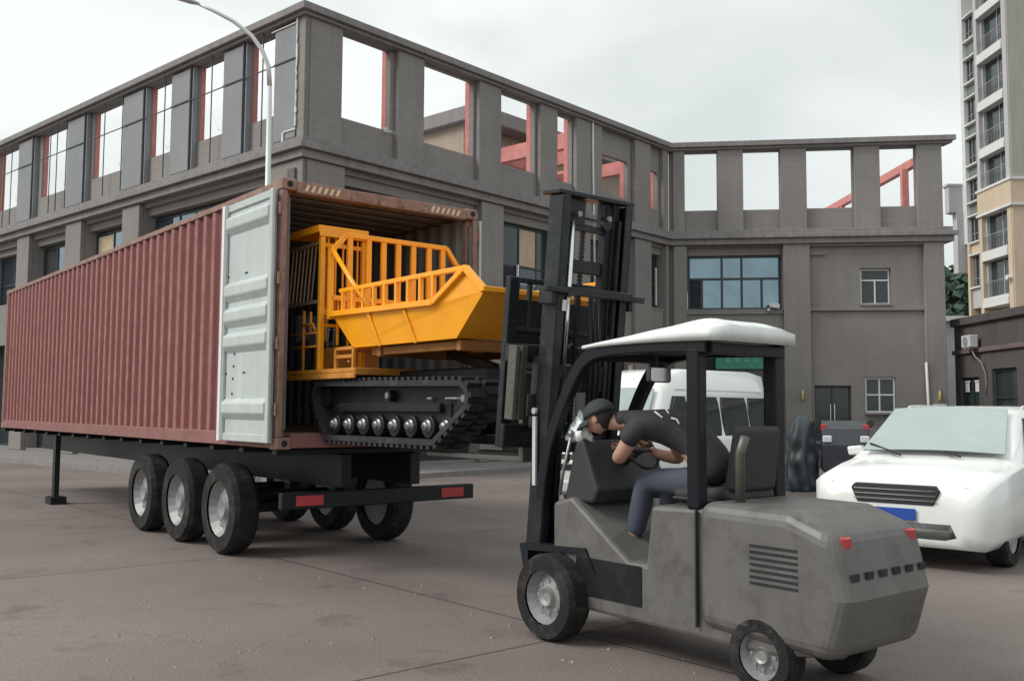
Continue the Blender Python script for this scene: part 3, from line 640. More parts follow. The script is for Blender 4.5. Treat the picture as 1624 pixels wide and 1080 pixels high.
def wheel(mbM, x, y, r, w_, parent, side, dual=False):
    o = MB(mbM).lathe([(r*.62, -w_/2), (r*.93, -w_/2), (r, -w_*.32), (r, w_*.32), (r*.93, w_/2), (r*.62, w_/2)], 28, (x, y, r), 'x', caps=False).build('wheel', 'tyre', parent, smooth=False)
    MB(mbM).lathe([(.03, w_*.30), (r*.2, w_*.36), (r*.24, w_*.2), (r*.5, w_*.12), (r*.62, w_*.42), (r*.615, -w_*.4), (.03, -w_*.4)] if side > 0 else [(.03, w_*.4), (r*.615, w_*.4), (r*.62, -w_*.42), (r*.5, -w_*.12), (r*.24, -w_*.2), (r*.2, -w_*.36), (.03, -w_*.30)], 20, (x, y, r), 'x').build('rim', 'rim_grey', o, smooth=False)
    q = MB(mbM); xx = x + (w_*.13 if side > 0 else -w_*.13)
    for k in range(8): a = 2*PI*k/8; q.disc((xx, y + r*.36*math.cos(a), r + r*.36*math.sin(a)), r*.045, .03, 'x', 6)
    for k in range(10): a = 2*PI*(k+.5)/10; q.disc((xx, y + r*.52*math.cos(a), r + r*.52*math.sin(a)), r*.05, .012, 'x', 10)
    q.build('wheel_nuts', 'lamp_dark', o)
    return o
for y in (1.6, 2.9, 4.2):
    for x, s_ in ((.22, -1), (Wd-.22, 1)): wheel(K, x, y, .5, .28, t, s_)
    C_(kb().tube([(.3, y, .5), (Wd-.3, y, .5)], .07, 10), 'axle', 'black_metal')

# ------------------------------------------------------------------ tracked dumper
t = dump = empty('tracked_dumper', frame(*(K @ Vector((1.22, -1.2, 0))).xy, KA, 1.27), 'yellow tracked dumper with barred skip lifted at the container mouth', 'dumper')
YP = 'yellow_paint'
def loop_pts(r=.0):
    pts = []
    def arc(cy, cz, rr, a0, a1, n_=7):
        for k in range(n_): a = R(a0 + (a1-a0)*k/(n_-1)); pts.append((cy + rr*math.cos(a), cz + rr*math.sin(a)))
    arc(.00, 1.735, .15+r, 90, -35); arc(-.18, 1.40, .10+r, -40, -90, 4); arc(-2.0, 1.40, .10+r, -90, -145, 4); arc(-2.38, 1.70, .15+r, 215, 90)
    return pts
for x0, x1 in ((.45, .80), (1.64, 1.99)):
    o_ = loop_pts(.0); i_ = loop_pts(-.05); n_ = len(o_); q = kb()
    vs = [(x, y, z) for x in (x0, x1) for p_ in (o_, i_) for y, z in p_]; fs = []
    for k in range(n_):
        k2 = (k+1) % n_; fs += [(k, k2, k2+2*n_, k+2*n_), (k+n_, k+3*n_, k2+3*n_, k2+n_), (k, k+n_, k2+n_, k2), (k+2*n_, k2+2*n_, k2+3*n_, k+3*n_)]
    q.add(vs, fs)
    # lugs, evenly spaced along the belt
    P3 = [Vector((0, y, z)) for y, z in o_] + [Vector((0, *o_[0]))]; seglen = [(P3[i+1]-P3[i]).length for i in range(n_)]; tot = sum(seglen); m_ = 62
    for j in range(m_):
        s_ = tot*j/m_; i = 0
        while s_ > seglen[i]: s_ -= seglen[i]; i += 1
        d = (P3[i+1]-P3[i]).normalized(); c = P3[i] + d*s_; nrm = Vector((0, -d.z, d.y))
        if nrm.dot(c - Vector((0, -1.2, 1.6))) < 0: nrm = -nrm
        a = c + nrm*.0; w2 = .024
        for xa, xb in ((x0+.004, x0+.15), (x0+.2, x1-.004)):
            sh = .012 if xa > x0+.1 else -.012
            vs = [Vector((x, 0, 0)) + a + d*(e*w2+sh) + nrm*hh*(1) for x in (xa, xb) for e in (-1, 1) for hh in (-.004, .032)]
            q.add(vs, [(0,1,3,2), (4,6,7,5), (0,4,5,1), (2,3,7,6), (0,2,6,4), (1,5,7,3)])
    tr = C_(q, 'track', 'track_rubber')
    xf = x0 if x0 < 1 else x1; sg = -1 if x0 < 1 else 1
    kb().box(x0+.1, x1-.1, -2.15, -.15, 1.48, 1.66).box(x0+.12, x1-.12, -2.34, -.04, 1.50, 1.84).box(x0+.05, x1-.05, -2.05, -.3, 1.58, 1.66).build('track_frame', 'black_metal', tr, bevel=.01)
    for k in range(8):
        y = -.24 - k*.272
        ro = kb().disc(((x0+x1)/2, y, 1.455), .098, .24, 'x', 24).build('roller', 'black_metal', tr, bevel=.008)
        if k < 8: kb().lathe([(.0, .045), (.030, .045), (.040, .03), (.043, .012), (.055, .008), (.062, 0)] if sg > 0 else [(.062, 0), (.055, -.008), (.043, -.012), (.040, -.03), (.030, -.045), (.0, -.045)], 18, ((x0+x1)/2 + sg*.121, y, 1.462), 'x').build('hub', 'bolt_steel', tr, smooth=True)
    ro = kb().disc(((x0+x1)/2, -1.23, 1.73), .05, .26, 'x', 16).build('top_roller', 'black_metal', tr)
    kb().disc(((x0+x1)/2+sg*.13, -1.23, 1.73), .03, .02, 'x', 12).build('hub', 'bolt_steel', tr)
    sp = kb().disc(((x0+x1)/2, 0, 1.735), .108, .2, 'x', 22); 
    sp.build('sprocket', 'black_metal', tr)
    kb().disc(((x0+x1)/2, -2.38, 1.70), .112, .2, 'x', 22).build('idler', 'black_metal', tr)
    kb().disc(((x0+x1)/2+sg*.105, -2.38, 1.70), .03, .03, 'x', 12).tube([((x0+x1)/2+sg*.09, -2.34, 1.70), ((x0+x1)/2+sg*.09, -2.1, 1.70)], .012, 8).tube([((x0+x1)/2+sg*.09, -1.9, 1.70), ((x0+x1)/2+sg*.09, -1.83, 1.70)], .014, 8).build('hub', 'bolt_steel', tr)
C_(kb().box(.82, 1.62, -2.3, .2, 1.50, 1.82).box(.9, 1.54, -2.2, .4, 1.82, 1.98), 'chassis_frame', 'black_metal', bevel=.015)
# skip
def skip():
    xl, xr = .45, 1.99
    prof_t = [(-.26, 2.53), (-2.04, 2.50), (-2.49, 2.75), (-2.73, 2.55)]; prof_b = [(-.58, 2.20), (-2.29, 2.20)]
    q = kb()
    for x, s_ in ((xl, 1), (xr, -1)):
        xi = x + s_*.05  # plates lean inwards below
        vs = [(x, -.26, 2.53), (x, -2.04, 2.50), (x, -2.49, 2.75), (x, -2.73, 2.55), (xi, -2.29, 2.20), (xi, -.58, 2.20)]
        vs2 = [(a + s_*.012, b, c) for a, b, c in vs]
        q.add(vs + vs2, [tuple(range(6)), tuple(range(11, 5, -1))] + [(i, i+6, (i+1) % 6+6, (i+1) % 6) for i in range(6)])
    q.add([(xl+.012, -.27, 2.53), (xr-.012, -.27, 2.53), (xr-.06, -.585, 2.205), (xl+.06, -.585, 2.205), (xr-.06, -2.285, 2.205), (xl+.06, -2.285, 2.205), (xr-.012, -2.725, 2.545), (xl+.012, -2.725, 2.545)], [(0,1,2,3), (3,2,4,5), (5,4,6,7)])
    o = C_(q, 'skip', YP, label='open yellow skip with sloping ends')
    q = kb()
    for x in (xl, xr):
        s_ = -1 if x == xl else 1
        for a, b in (((-.24, 2.545), (-2.04, 2.515)), ((-2.04, 2.515), (-2.50, 2.765)), ((-2.49, 2.765), (-2.75, 2.555))): q.bar((x+s_*.012, *a), (x+s_*.012, *b), .055, .055)
    q.bar((xl-.04, -2.75, 2.565), (xr+.04, -2.75, 2.565), .05, .045)
    q.build('rim', YP, o, bevel=.006)
    q = kb()
    for x, s_ in ((xl, -1), (xr, 1)):
        for y in (-1.02, -1.62): q.bar((x+s_*.012, y+.06, 2.51), (x-s_*.046, y-.07, 2.19), .022, .03)
    pieces(q, 'stiffener', YP, o, bevel=.004)
    q = kb()
    for x in (xl+.16, xr-.16): q.bar((x, -.80, 2.155), (x, -2.26, 2.15), .06, .075)
    q.box(xl+.1, xr-.1, -2.28, -2.22, 2.10, 2.19).box(xl+.1, xr-.1, -1.0, -.94, 2.10, 2.19)
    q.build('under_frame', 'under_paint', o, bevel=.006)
    kb().bar((1.22, -1.9, 1.98), (1.22, -1.2, 2.15), .09).build('tipping_ram', 'black_metal', o)
skip()
def railing(x, s_):
    q = kb(); z1 = 2.765
    q.bar((x, -.40, z1), (x, -2.49, z1), .038, .042)
    for k in range(9):
        y = -.46 - k*.195; q.bar((x, y, 2.54), (x, y, z1), .04, .035)
    C_(q, 'side_rail', YP, bevel=.005)
    C_(kb().tube([(x-s_*0, -.24, 3.19), (x, -.60, 2.86), (x, -.95, 2.56)], .024, 10), 'brace', YP, smooth=True)
railing(.45, 1); railing(1.99, -1)
q = kb(); yb = -.2
for a, b in (((.45, 2.5), (.45, 3.19)), ((.45, 3.19), (.62, 3.37)), ((.62, 3.37), (1.86, 3.37)), ((1.86, 3.37), (2.0, 3.19)), ((2.0, 3.19), (2.0, 2.5)), ((.45, 2.72), (2.0, 2.72)), ((.45, 2.53), (2.0, 2.53))):
    q.bar((a[0], yb, a[1]), (b[0], yb, b[1]), .05, .05, (0, 1, 0))
for x in (.66, .88, 1.06, 1.24, 1.43, 1.63, 1.81): q.box(x-.03, x+.03, yb-.02, yb+.02, 2.53, 3.37)
C_(q, 'headboard', YP, label='tall barred yellow headboard between cab and skip', bevel=.005)
q = kb()
for k in range(12): q.box(.56+k*.118, .58+k*.118, yb+.05, yb+.07, 2.25, 2.72)
q.box(.45, 2.0, yb+.05, yb+.07, 2.55, 2.58); C_(q, 'mesh_guard', YP)
# operator canopy
q = kb(); q.box(.40, .97, -.03, .80, 3.44, 3.475).box(.40, .97, -.05, -.03, 3.36, 3.475).box(.385, .40, -.05, .80, 3.40, 3.475); C_(q, 'canopy_roof', YP, bevel=.01, seg=2)
for x in (.42, .90): C_(kb().box(x, x+.055, -.04, .015, 1.99, 3.36), 'canopy_post', YP, bevel=.006)
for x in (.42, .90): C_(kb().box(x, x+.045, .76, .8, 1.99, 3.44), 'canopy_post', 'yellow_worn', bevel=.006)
q = kb(); q.bar((.44, .02, 3.3), (.44, .76, 3.3), .03).bar((.44, .02, 2.70), (.44, .76, 2.70), .035)
for k in range(7): q.bar((.44, .10+k*.085, 3.3), (.44, .19+k*.085, 2.72), .014)
C_(q, 'side_grille', 'grille_worn')
q = kb()
for k in range(5): q.box(.51+k*.085, .525+k*.085, -.02, 0, 2.55, 3.36)
q.box(.47, .9, -.025, .005, 3.26, 3.30).box(.47, .9, -.025, .005, 2.56, 2.62).box(.47, .9, -.025, .005, 2.44, 2.47); C_(q, 'front_grille', YP)
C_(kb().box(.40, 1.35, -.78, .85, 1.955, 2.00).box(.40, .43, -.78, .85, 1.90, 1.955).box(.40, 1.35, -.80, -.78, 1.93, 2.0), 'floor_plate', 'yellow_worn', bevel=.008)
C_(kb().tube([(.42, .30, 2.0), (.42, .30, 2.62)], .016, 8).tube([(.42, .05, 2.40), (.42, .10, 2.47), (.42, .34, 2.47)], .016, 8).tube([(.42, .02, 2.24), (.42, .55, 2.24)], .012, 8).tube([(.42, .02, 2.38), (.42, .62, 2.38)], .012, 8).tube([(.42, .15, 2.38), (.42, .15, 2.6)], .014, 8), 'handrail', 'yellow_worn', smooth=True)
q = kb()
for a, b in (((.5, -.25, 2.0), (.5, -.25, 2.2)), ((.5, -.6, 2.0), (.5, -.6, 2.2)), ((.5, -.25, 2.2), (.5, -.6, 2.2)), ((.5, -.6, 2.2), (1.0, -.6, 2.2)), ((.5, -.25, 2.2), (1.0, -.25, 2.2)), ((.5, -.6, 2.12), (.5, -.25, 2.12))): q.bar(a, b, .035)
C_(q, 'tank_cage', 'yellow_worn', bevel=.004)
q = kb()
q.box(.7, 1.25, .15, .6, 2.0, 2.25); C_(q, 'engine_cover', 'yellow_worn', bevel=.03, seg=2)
q = kb()
for k in range(4): q.tube([(.60+k*.07, .40, 2.0), (.60+k*.07, .38, 2.3+.03*(k % 2)), (.59+k*.07, .35, 2.42)], .009, 6).lathe([(.0, -.02), (.018, -.01), (.018, .015), (0, .025)], 8, (.59+k*.07, .35, 2.44))
C_(q, 'control_levers', 'bolt_steel', smooth=True)
C_(kb().box(.55, .9, .45, .8, 2.25, 2.33).box(.55, .9, .74, .82, 2.3, 2.62), 'operator_seat', 'seat_black', bevel=.03, seg=2)
C_(kb().lathe([(.0, -.02), (.02, -.01), (.02, .01), (0, .02)], 10, (.55, -.42, 2.08)), 'filler_cap', 'chrome', smooth=True)

# ------------------------------------------------------------------ forklift
t = fork = empty('forklift', frame(*(K @ Vector((.92, -4.5, 0))).xy, KA), 'black forklift with a white canopy raising the dumper on its forks', 'forklift')
TM = K @ Matrix.Translation((0, -3.3, 1.65)) @ Matrix.Rotation(-0*R(1), 4, 'X') @ Matrix.Rotation(R(5.7), 4, 'X') @ Matrix.Translation((0, 3.3, -1.65))
def mb_(): return MB(TM)
# mast, leaning back with its carriage
def channel(x, z0, z1, y=-3.3, s_=1, w_=.06, d=.13, th=.015):
    q = mb_(); q.box(x, x+s_*th if s_ > 0 else x, y-d/2, y+d/2, z0, z1) if s_ > 0 else q.box(x-th, x, y-d/2, y+d/2, z0, z1)
    a, b = (x+th, x+w_) if s_ > 0 else (x-w_, x-th)
    q.box(a, b, y-d/2, y-d/2+.02, z0, z1).box(a, b, y+d/2-.02, y+d/2, z0, z1); return q
for x, s_ in ((.52, 1), (1.26, -1)):
    C_(channel(x, .12, 3.22, -3.36, s_, .075, .16), 'outer_rail', 'mast_metal', bevel=.005)
    C_(channel(x+s_*.085, .3, 3.25, -3.31, s_, .06, .13), 'inner_rail', 'mast_metal', bevel=.004)
C_(mb_().box(1.05, 1.13, -3.36, -3.28, 1.3, 3.2).box(1.135, 1.165, -3.42, -3.36, 1.3, 3.1), 'hose_cover', 'black_metal', bevel=.005)
C_(mb_().box(.50, 1.29, -3.42, -3.22, 3.225, 3.26).box(.66, .84, -3.35, -3.3, 3.02, 3.22).box(1.0, 1.10, -3.35, -3.3, 3.0, 3.22).box(.66, 1.10, -3.345, -3.305, 2.98, 3.03), 'top_beam', 'mast_metal', bevel=.006)
C_(mb_().box(.60, 1.18, -3.34, -3.28, 2.66, 2.76), 'cross_beam', 'mast_metal', bevel=.006)
C_(mb_().box(.37, .60, -3.50, -3.46, 2.49, 2.53).box(.58, 1.26, -3.50, -3.46, 2.475, 2.54).box(1.24, 1.40, -3.50, -3.46, 2.47, 2.52).box(.46, .5, -3.46, -3.3, 2.40, 2.53).box(1.27, 1.31, -3.46, -3.3, 2.40, 2.53), 'tie_beam', 'mast_metal', bevel=.006)
for x, z0, z1, r_ in ((.70, 1.85, 3.05, .026), (1.278, 1.8, 2.95, .012)): C_(mb_().tube([(x, -3.36, z0), (x, -3.36, z1)], r_, 12), 'lift_rod', 'chrome', smooth=True)
C_(mb_().tube([(.70, -3.37, .3), (.70, -3.37, 1.86)], .034, 12), 'lift_cylinder', 'black_metal', smooth=True)
C_(mb_().tube([(1.14, -3.37, .3), (1.14, -3.37, 2.2)], .034, 12), 'lift_cylinder', 'black_metal', smooth=True)
q = mb_().box(.835, .86, -3.33, -3.31, 1.2, 3.05)
for k in range(60): q.box(.83, .865, -3.335, -3.305, 1.22+k*.03, 1.235+k*.03)
C_(q, 'lift_chain', 'black_metal')
for x in (.735, 1.05): C_(mb_().disc((x, -3.39, 3.10), .024, .03, 'y', 14), 'pulley_bolt', 'bolt_steel', bevel=.004)
C_(mb_().disc((1.05, -3.36, 3.06), .05, .04, 'y', 18), 'chain_pulley', 'mast_metal')
for k, x in enumerate((.92, .97, 1.02)): C_(mb_().tube([(x, -3.40, 1.3), (x+.01, -3.42, 1.9), (x, -3.38, 2.45)], .013, 8), 'hydraulic_hose', 'black_metal', smooth=True)
pieces(mb_().box(.60, 1.24, -3.38, -3.30, 1.75, 1.95).box(.52, 1.32, -3.42, -3.38, 1.3, 1.42), 'lower_cross_beam', 'mast_metal', t, bevel=.006)
C_(mb_().box(.57, .61, -3.455, -3.445, 2.36, 2.44), 'data_plate', 'lamp_grey')
# carriage and load backrest
q = mb_(); y = -3.04
q.box(.37, .47, y-.03, y+.03, 1.3, 2.60).box(1.37, 1.47, y-.03, y+.03, 1.3, 2.60).box(.47, 1.37, y-.03, y+.03, 2.56, 2.60).box(.47, 1.37, y-.03, y+.02, 2.18, 2.22)
for x in (.59, .75, .92, 1.09, 1.25): q.box(x-.018, x+.018, y-.02, y+.02, 2.22, 2.56)
C_(q, 'load_backrest', 'mast_metal', bevel=.006)
C_(mb_().box(.475, 1.365, y-.012, y+.012, 2.095, 2.43), 'backrest_shade', 'black_metal')  # added dark plate standing in for shade on the skip's end panel
q = mb_().box(.37, 1.47, y-.07, y-.0, 1.95, 2.09).box(.37, 1.47, y-.07, y-.0, 1.30, 1.48); pieces(q, 'fork_carriage', 'mast_metal', t, bevel=.008)
q = mb_().box(.60, .72, y-.16, y-.08, 1.45, 2.0).box(.78, .80, y-.16, y-.08, 1.45, 2.0).box(.50, .74, y-.17, y-.16, 1.55, 1.72)
pieces(q, 'carriage_bracket', 'greased_steel', t, bevel=.005)
q = mb_().box(.36, .40, y-.17, y-.075, 1.52, 2.08).box(.44, .50, y-.14, y-.075, 1.52, 2.08); pieces(q, 'side_bracket', 'greased_steel', t, bevel=.005)
for z in (1.60, 1.66, 1.99, 2.04): C_(mb_().disc((.42, y-.10, z), .016, .03, 'y', 12), 'bracket_bolt', 'bolt_steel')
C_(mb_().tube([(.55, y-.2, 2.15), (.66, y-.25, 2.12), (.80, y-.2, 2.16), (.95, y-.2, 2.05)], .014, 8).tube([(.6, y-.2, 2.08), (.72, y-.24, 2.2), (.9, y-.22, 2.15)], .012, 8), 'hydraulic_hose', 'black_metal', smooth=True)
C_(mb_().tube([(.62, y-.2, 1.98), (.74, y-.2, 2.06)], .026, 10).tube([(.80, y-.2, 2.10), (.9, y-.2, 2.11)], .014, 10), 'valve', 'bolt_steel', smooth=True)
for x in (.58, 1.14):
    C_(kb().box(x, x+.11, -3.02, -1.75, 1.205, 1.245).box(x, x+.11, -3.06, -3.01, 1.205, 1.9), 'fork', 'greased_steel', bevel=.006)
# body
q = kb()
body = [(-3.55, .42), (-3.55, .95), (-3.75, 1.0), (-4.3, .62), (-4.45, .62), (-4.5, 1.0), (-5.5, 1.03), (-5.78, .95), (-5.85, .6), (-5.75, .28), (-5.4, .22), (-3.7, .24)]
C_(q.prism(body, .46, 1.30, 'x'), 'body', 'forklift_body', bevel=.03, seg=2)
C_(kb().prism([(-4.9, .30), (-4.9, 1.06), (-5.55, 1.05), (-5.84, .95), (-5.92, .6), (-5.82, .26)], .42, 1.34, 'x'), 'counterweight', 'forklift_body', bevel=.09, seg=4)
C_(kb().box(.455, .462, -4.50, -5.0, .55, .95) if False else kb().box(.452, .459, -4.42, -3.80, .34, .60), 'step_plate', 'black_metal', bevel=.004)
q = kb()
for k in range(7): q.box(.416, .4185, -5.62, -5.30, .62+k*.035, .635+k*.035)
C_(q, 'cooling_grille', 'dark_interior')
q = kb()
for k in range(6): q.box(.50+k*.14, .57+k*.14, -5.905, -5.895, .70, .74)
pieces(q, 'rear_slot', 'dark_interior', t)
for x in (.50, 1.18): C_(kb().box(x, x+.08, -5.86, -5.80, .86, .93), 'tail_light', 'red_lens', bevel=.01)
C_(kb().box(.60, 1.16, -4.55, -4.89, 1.035, 1.055), 'engine_hood', 'plastic_black', bevel=.01)
C_(kb().box(.43, .455, -4.885, -4.895, .3, 1.0), 'panel_seam', 'dark_interior')
C_(kb().tube([(.60, -5.1, 1.0), (.60, -5.1, 1.35), (.60, -5.14, 1.45)], .03, 10), 'exhaust_pipe', 'greased_steel', smooth=True)
C_(kb().prism([(-3.60, .96), (-3.72, 1.38), (-3.80, 1.40), (-3.95, 1.05), (-3.9, .96)], .52, 1.24, 'x'), 'dashboard', 'plastic_black', bevel=.02, seg=2)
C_(kb().prism([(-4.52, 1.03), (-4.50, 1.10), (-4.95, 1.13), (-4.98, 1.05)], .66, 1.14, 'x').prism([(-4.90, 1.1), (-4.98, 1.52), (-5.04, 1.50), (-4.99, 1.1)], .68, 1.12, 'x'), 'seat', 'seat_black', bevel=.03, seg=3)
q = kb(); ctr = Vector((.88, -4.02, 1.32)); q.tube([(.88, -3.82, 1.2), tuple(ctr)], .02, 8)
tor = [ctr + Vector((.15*math.cos(a), .09*math.sin(a), .12*math.sin(a))) for a in [2*PI*k/20 for k in range(21)]]
q.tube(tor, .013, 6, False); q.bar(tor[0], tor[10], .02); C_(q, 'steering_wheel', 'plastic_black', smooth=True)
for x, s_ in ((.40, -1), (1.36, 1)): wheel(K, x, -3.62, .30, .20, t, s_)
for x, s_ in ((.50, -1), (1.26, 1)): wheel(K, x, -5.35, .22, .16, t, s_)
for x in (.50, 1.30): C_(kb().prism([(-3.28, .30), (-3.20, .62), (-3.9, .66), (-4.0, .5), (-3.92, .62), (-3.3, .58)], x-.06, x+.06, 'x'), 'mudguard', 'black_metal')
# overhead guard
for x in (.49, 1.25):
    pts = [(x, -3.40, .95), (x, -3.47, 1.3), (x, -3.62, 1.62), (x, -3.76, 1.85), (x, -3.88, 1.965), (x, -4.05, 2.015), (x, -4.4, 2.03), (x, -4.95, 2.01)]
    q = kb(); P2 = [Vector(p) for p in pts]; fine = []
    for i in range(len(P2)-1):
        p0, p1, p2, p3 = P2[max(i-1, 0)], P2[i], P2[i+1], P2[min(i+2, len(P2)-1)]
        for k in range(5):
            u = k/5; fine.append(.5*((2*p1) + (p2-p0)*u + (2*p0-5*p1+4*p2-p3)*u*u + (3*p1-p0-3*p2+p3)*u**3))
    fine.append(P2[-1]); rings = []
    for i, p in enumerate(fine):
        d = (fine[min(i+1, len(fine)-1)] - fine[max(i-1, 0)]).normalized(); nr = Vector((0, -d.z, d.y))*.047
        rings.append([p + Vector((a*.034, 0, 0)) + nr*b for a, b in ((-1, -.8), (-.8, -1), (.8, -1), (1, -.8), (1, .8), (.8, 1), (-.8, 1), (-1, .8))])
    q.loft(rings); C_(q, 'guard_front_post', 'guard_black', smooth=False)
C_(kb().box(.455, .545, -4.90, -4.80, 1.0, 2.0), 'guard_rear_post', 'guard_black', bevel=.015, seg=2)
C_(kb().box(1.19, 1.30, -4.94, -4.84, 1.0, 2.0), 'guard_rear_post', 'guard_black', bevel=.015, seg=2)
q = kb()
for k in range(7): q.box(.52, 1.22, -4.0-k*.14, -3.96-k*.14, 2.0, 2.03)
q.box(.5, 1.25, -4.98, -4.92, 1.96, 2.03).box(.5, 1.25, -3.98, -3.92, 1.95, 2.02); C_(q, 'roof_bars', 'guard_black', bevel=.005)
# moulded white canopy: grid shell
q = kb(); nx, ny = 14, 22; top = []; x0, x1, y0, y1 = .44, 1.28, -3.84, -5.04
def ctop(u, v):   # u across 0..1, v from front 0 to rear 1
    ramp = .006 + .078*min(1, v/.85)**.75
    ed = min(u, 1-u)*2; dome = (1-(1-min(1, ed*1.5))**2.2)
    er = min(1, (1-v)/.22); fr = min(1, v/.05+.2)
    ridge = .012*math.exp(-((u-.22)/.07)**2)*v + .010*math.exp(-((u-.78)/.07)**2)*v
    return 2.058 + .056*min(1, v*1.15)**.8 + ramp*dome*(1-(1-er)**2.0*.8)*fr + ridge + .004*noise.noise(Vector((u*5, v*6, 2)))
for j in range(ny+1):
    v = j/ny; row = []
    for i in range(nx+1):
        u = i/nx; ins = .03*max(0, .15-v)/.15
        row.append((x0+ins+(x1-x0-2*ins)*u, y0+(y1-y0)*v - .03*(1-(2*u-1)**2)*(1 if v == 1 else 0), ctop(u, v)))
    top.append(row)
vs = [p for r_ in top for p in r_]; W_ = nx+1; fs = [(j*W_+i, j*W_+i+1, (j+1)*W_+i+1, (j+1)*W_+i) for j in range(ny) for i in range(nx)]
bs = len(vs); edge = [(0, i) for i in range(nx+1)] + [(j, nx) for j in range(1, ny+1)] + [(ny, i) for i in range(nx-1, -1, -1)] + [(j, 0) for j in range(ny-1, 0, -1)]
for j, i in edge: p = top[j][i]; vs.append((p[0], p[1], 2.035+.012*math.sin(PI*j/ny)))
for j, i in edge: p = top[j][i]; vs.append((p[0]+(.02 if i == 0 else -.02 if i == nx else 0), p[1]+(-.02 if j == 0 else .02 if j == ny else 0), 2.045+.012*math.sin(PI*j/ny)))
ne = len(edge)
for k in range(ne):
    a, b = edge[k], edge[(k+1) % ne]; k2 = (k+1) % ne
    fs += [(a[0]*W_+a[1], bs+k, bs+k2, b[0]*W_+b[1]), (bs+k, bs+ne+k, bs+ne+k2, bs+k2)]
q.add(vs, fs); q.add([(x0+.02, y0-.02, 2.04), (x1-.02, y0-.02, 2.04), (x1-.02, y1+.02, 2.045), (x0+.02, y1+.02, 2.045)], [(0,1,2,3)])
o = C_(q, 'canopy', 'canopy_white', label='white moulded canopy on the overhead guard', smooth=True)
# rear view mirror, work light brackets
q = kb(); mc = Vector((.62, -4.44, 1.845))
mo = C_(q.tube([(.62, -4.40, 2.0), (.62, -4.42, 1.9)], .008, 6).loft([[mc + Vector((a*1.0, dy + (-.5*a*0), b)) for a, b in [(.105*c_, .052*s_) for c_, s_ in ((-1, -.8), (-.85, -1), (.85, -1), (1, -.8), (1, .8), (.85, 1), (-.85, 1), (-1, .8))]] for dy in (-.006, .03)]), 'rear_mirror', 'plastic_black', bevel=.004)
kb().loft([[mc + Vector((a, dy, b)) for a, b in [(.097*c_, .044*s_) for c_, s_ in ((-1, -.8), (-.85, -1), (.85, -1), (1, -.8), (1, .8), (.85, 1), (-.85, 1), (-1, .8))]] for dy in (-.010, -.0065)]).build('mirror_face', 'mirror_face', mo)
C_(kb().tube([(.50, -3.70, 1.42), (.50, -3.62, 1.18), (.50, -3.58, 1.0)], .012, 8).lathe([(0, -.03), (.022, -.015), (.022, .015), (0, .03)], 10, (.50, -3.70, 1.44)), 'lever', 'bolt_steel', smooth=True)
C_(kb().box(.488, .508, -3.32, -3.285, 1.05, 1.56).lathe([(0, -.012), (.024, -.012), (.024, .012), (0, .012)], 14, (.497, -3.30, 1.60), 'x'), 'sensor_bracket', 'lamp_grey')

# ------------------------------------------------------------------ driver
def skin_body(name, joints, edges, m, parent, sub=2):
    me = bpy.data.meshes.new(name); inv = wm(parent).inverted() if parent else Matrix.Identity(4)
    me.from_pydata([tuple(inv @ (K @ Vector(p[:3]))) for p in joints], edges, []); me.update()
    o = bpy.data.objects.new(name, me); col.objects.link(o); o.parent = parent; me.materials.append(MATS[m])
    sk = o.modifiers.new('skin', 'SKIN'); sk.use_smooth_shade = True
    lay = me.skin_vertices[0] if me.skin_vertices else None
    if lay is None: return o
    for i, p in enumerate(joints): lay.data[i].radius = (p[3], p[4] if len(p) > 4 else p[3]); lay.data[i].use_root = (i == 0)
    ss = o.modifiers.new('s', 'SUBSURF'); ss.levels = ss.render_levels = sub
    return o
# ensure the skin layer exists: created by adding the modifier through a bmesh layer
import bmesh
def skin_obj(name, joints, edges, m, parent=None, sub=2):
    inv = wm(parent).inverted() if parent else Matrix.Identity(4)
    bm = bmesh.new(); lay = bm.verts.layers.skin.verify(); vs = []
    for i, p in enumerate(joints):
        v = bm.verts.new(inv @ (K @ Vector(p[:3]))); v[lay].radius = (p[3], p[4] if len(p) > 4 else p[3]); v[lay].use_root = (i == 0); vs.append(v)
    for a, b in edges: bm.edges.new((vs[a], vs[b]))
    me = bpy.data.meshes.new(name); bm.to_mesh(me); bm.free(); me.materials.append(MATS[m])
    o = bpy.data.objects.new(name, me); col.objects.link(o); o.parent = parent
    sk = o.modifiers.new('skin', 'SKIN'); sk.use_smooth_shade = True
    ss = o.modifiers.new('s', 'SUBSURF'); ss.levels = ss.render_levels = sub
    return o
pel = Vector((.90, -4.72, 1.18))
J = [(.90, -4.72, 1.20, .15, .13), (.88, -4.60, 1.34, .14, .12), (.82, -4.42, 1.47, .16, .12), (.76, -4.25, 1.53, .15, .10), (.655, -4.08, 1.525, .06, .06), (.575, -3.955, 1.525, .055, .06),
     (.58, -4.28, 1.50, .068), (.52, -4.15, 1.28, .052), (.68, -4.00, 1.30, .040), (.74, -3.98, 1.33, .034),
     (.98, -4.22, 1.50, .068), (1.10, -4.20, 1.26, .052), (1.02, -4.02, 1.30, .040), (.99, -4.00, 1.34, .034),
     (.80, -4.62, 1.13, .095), (.74, -4.20, 1.12, .078), (.74, -4.08, .72, .055), (.74, -3.92, .68, .045),
     (1.00, -4.62, 1.13, .095), (1.04, -4.20, 1.12, .078), (1.04, -4.08, .72, .055), (1.04, -3.92, .68, .045)]
Ed = [(0,1), (1,2), (2,3), (3,4), (4,5), (3,6), (6,7), (7,8), (8,9), (3,10), (10,11), (11,12), (12,13), (0,14), (14,15), (15,16), (16,17), (0,18), (18,19), (19,20), (20,21)]
person = skin_obj('person', J, Ed, 'skin')
tag(person, 'driver in a black cap and dark printed shirt leaning forward in the forklift', 'person')
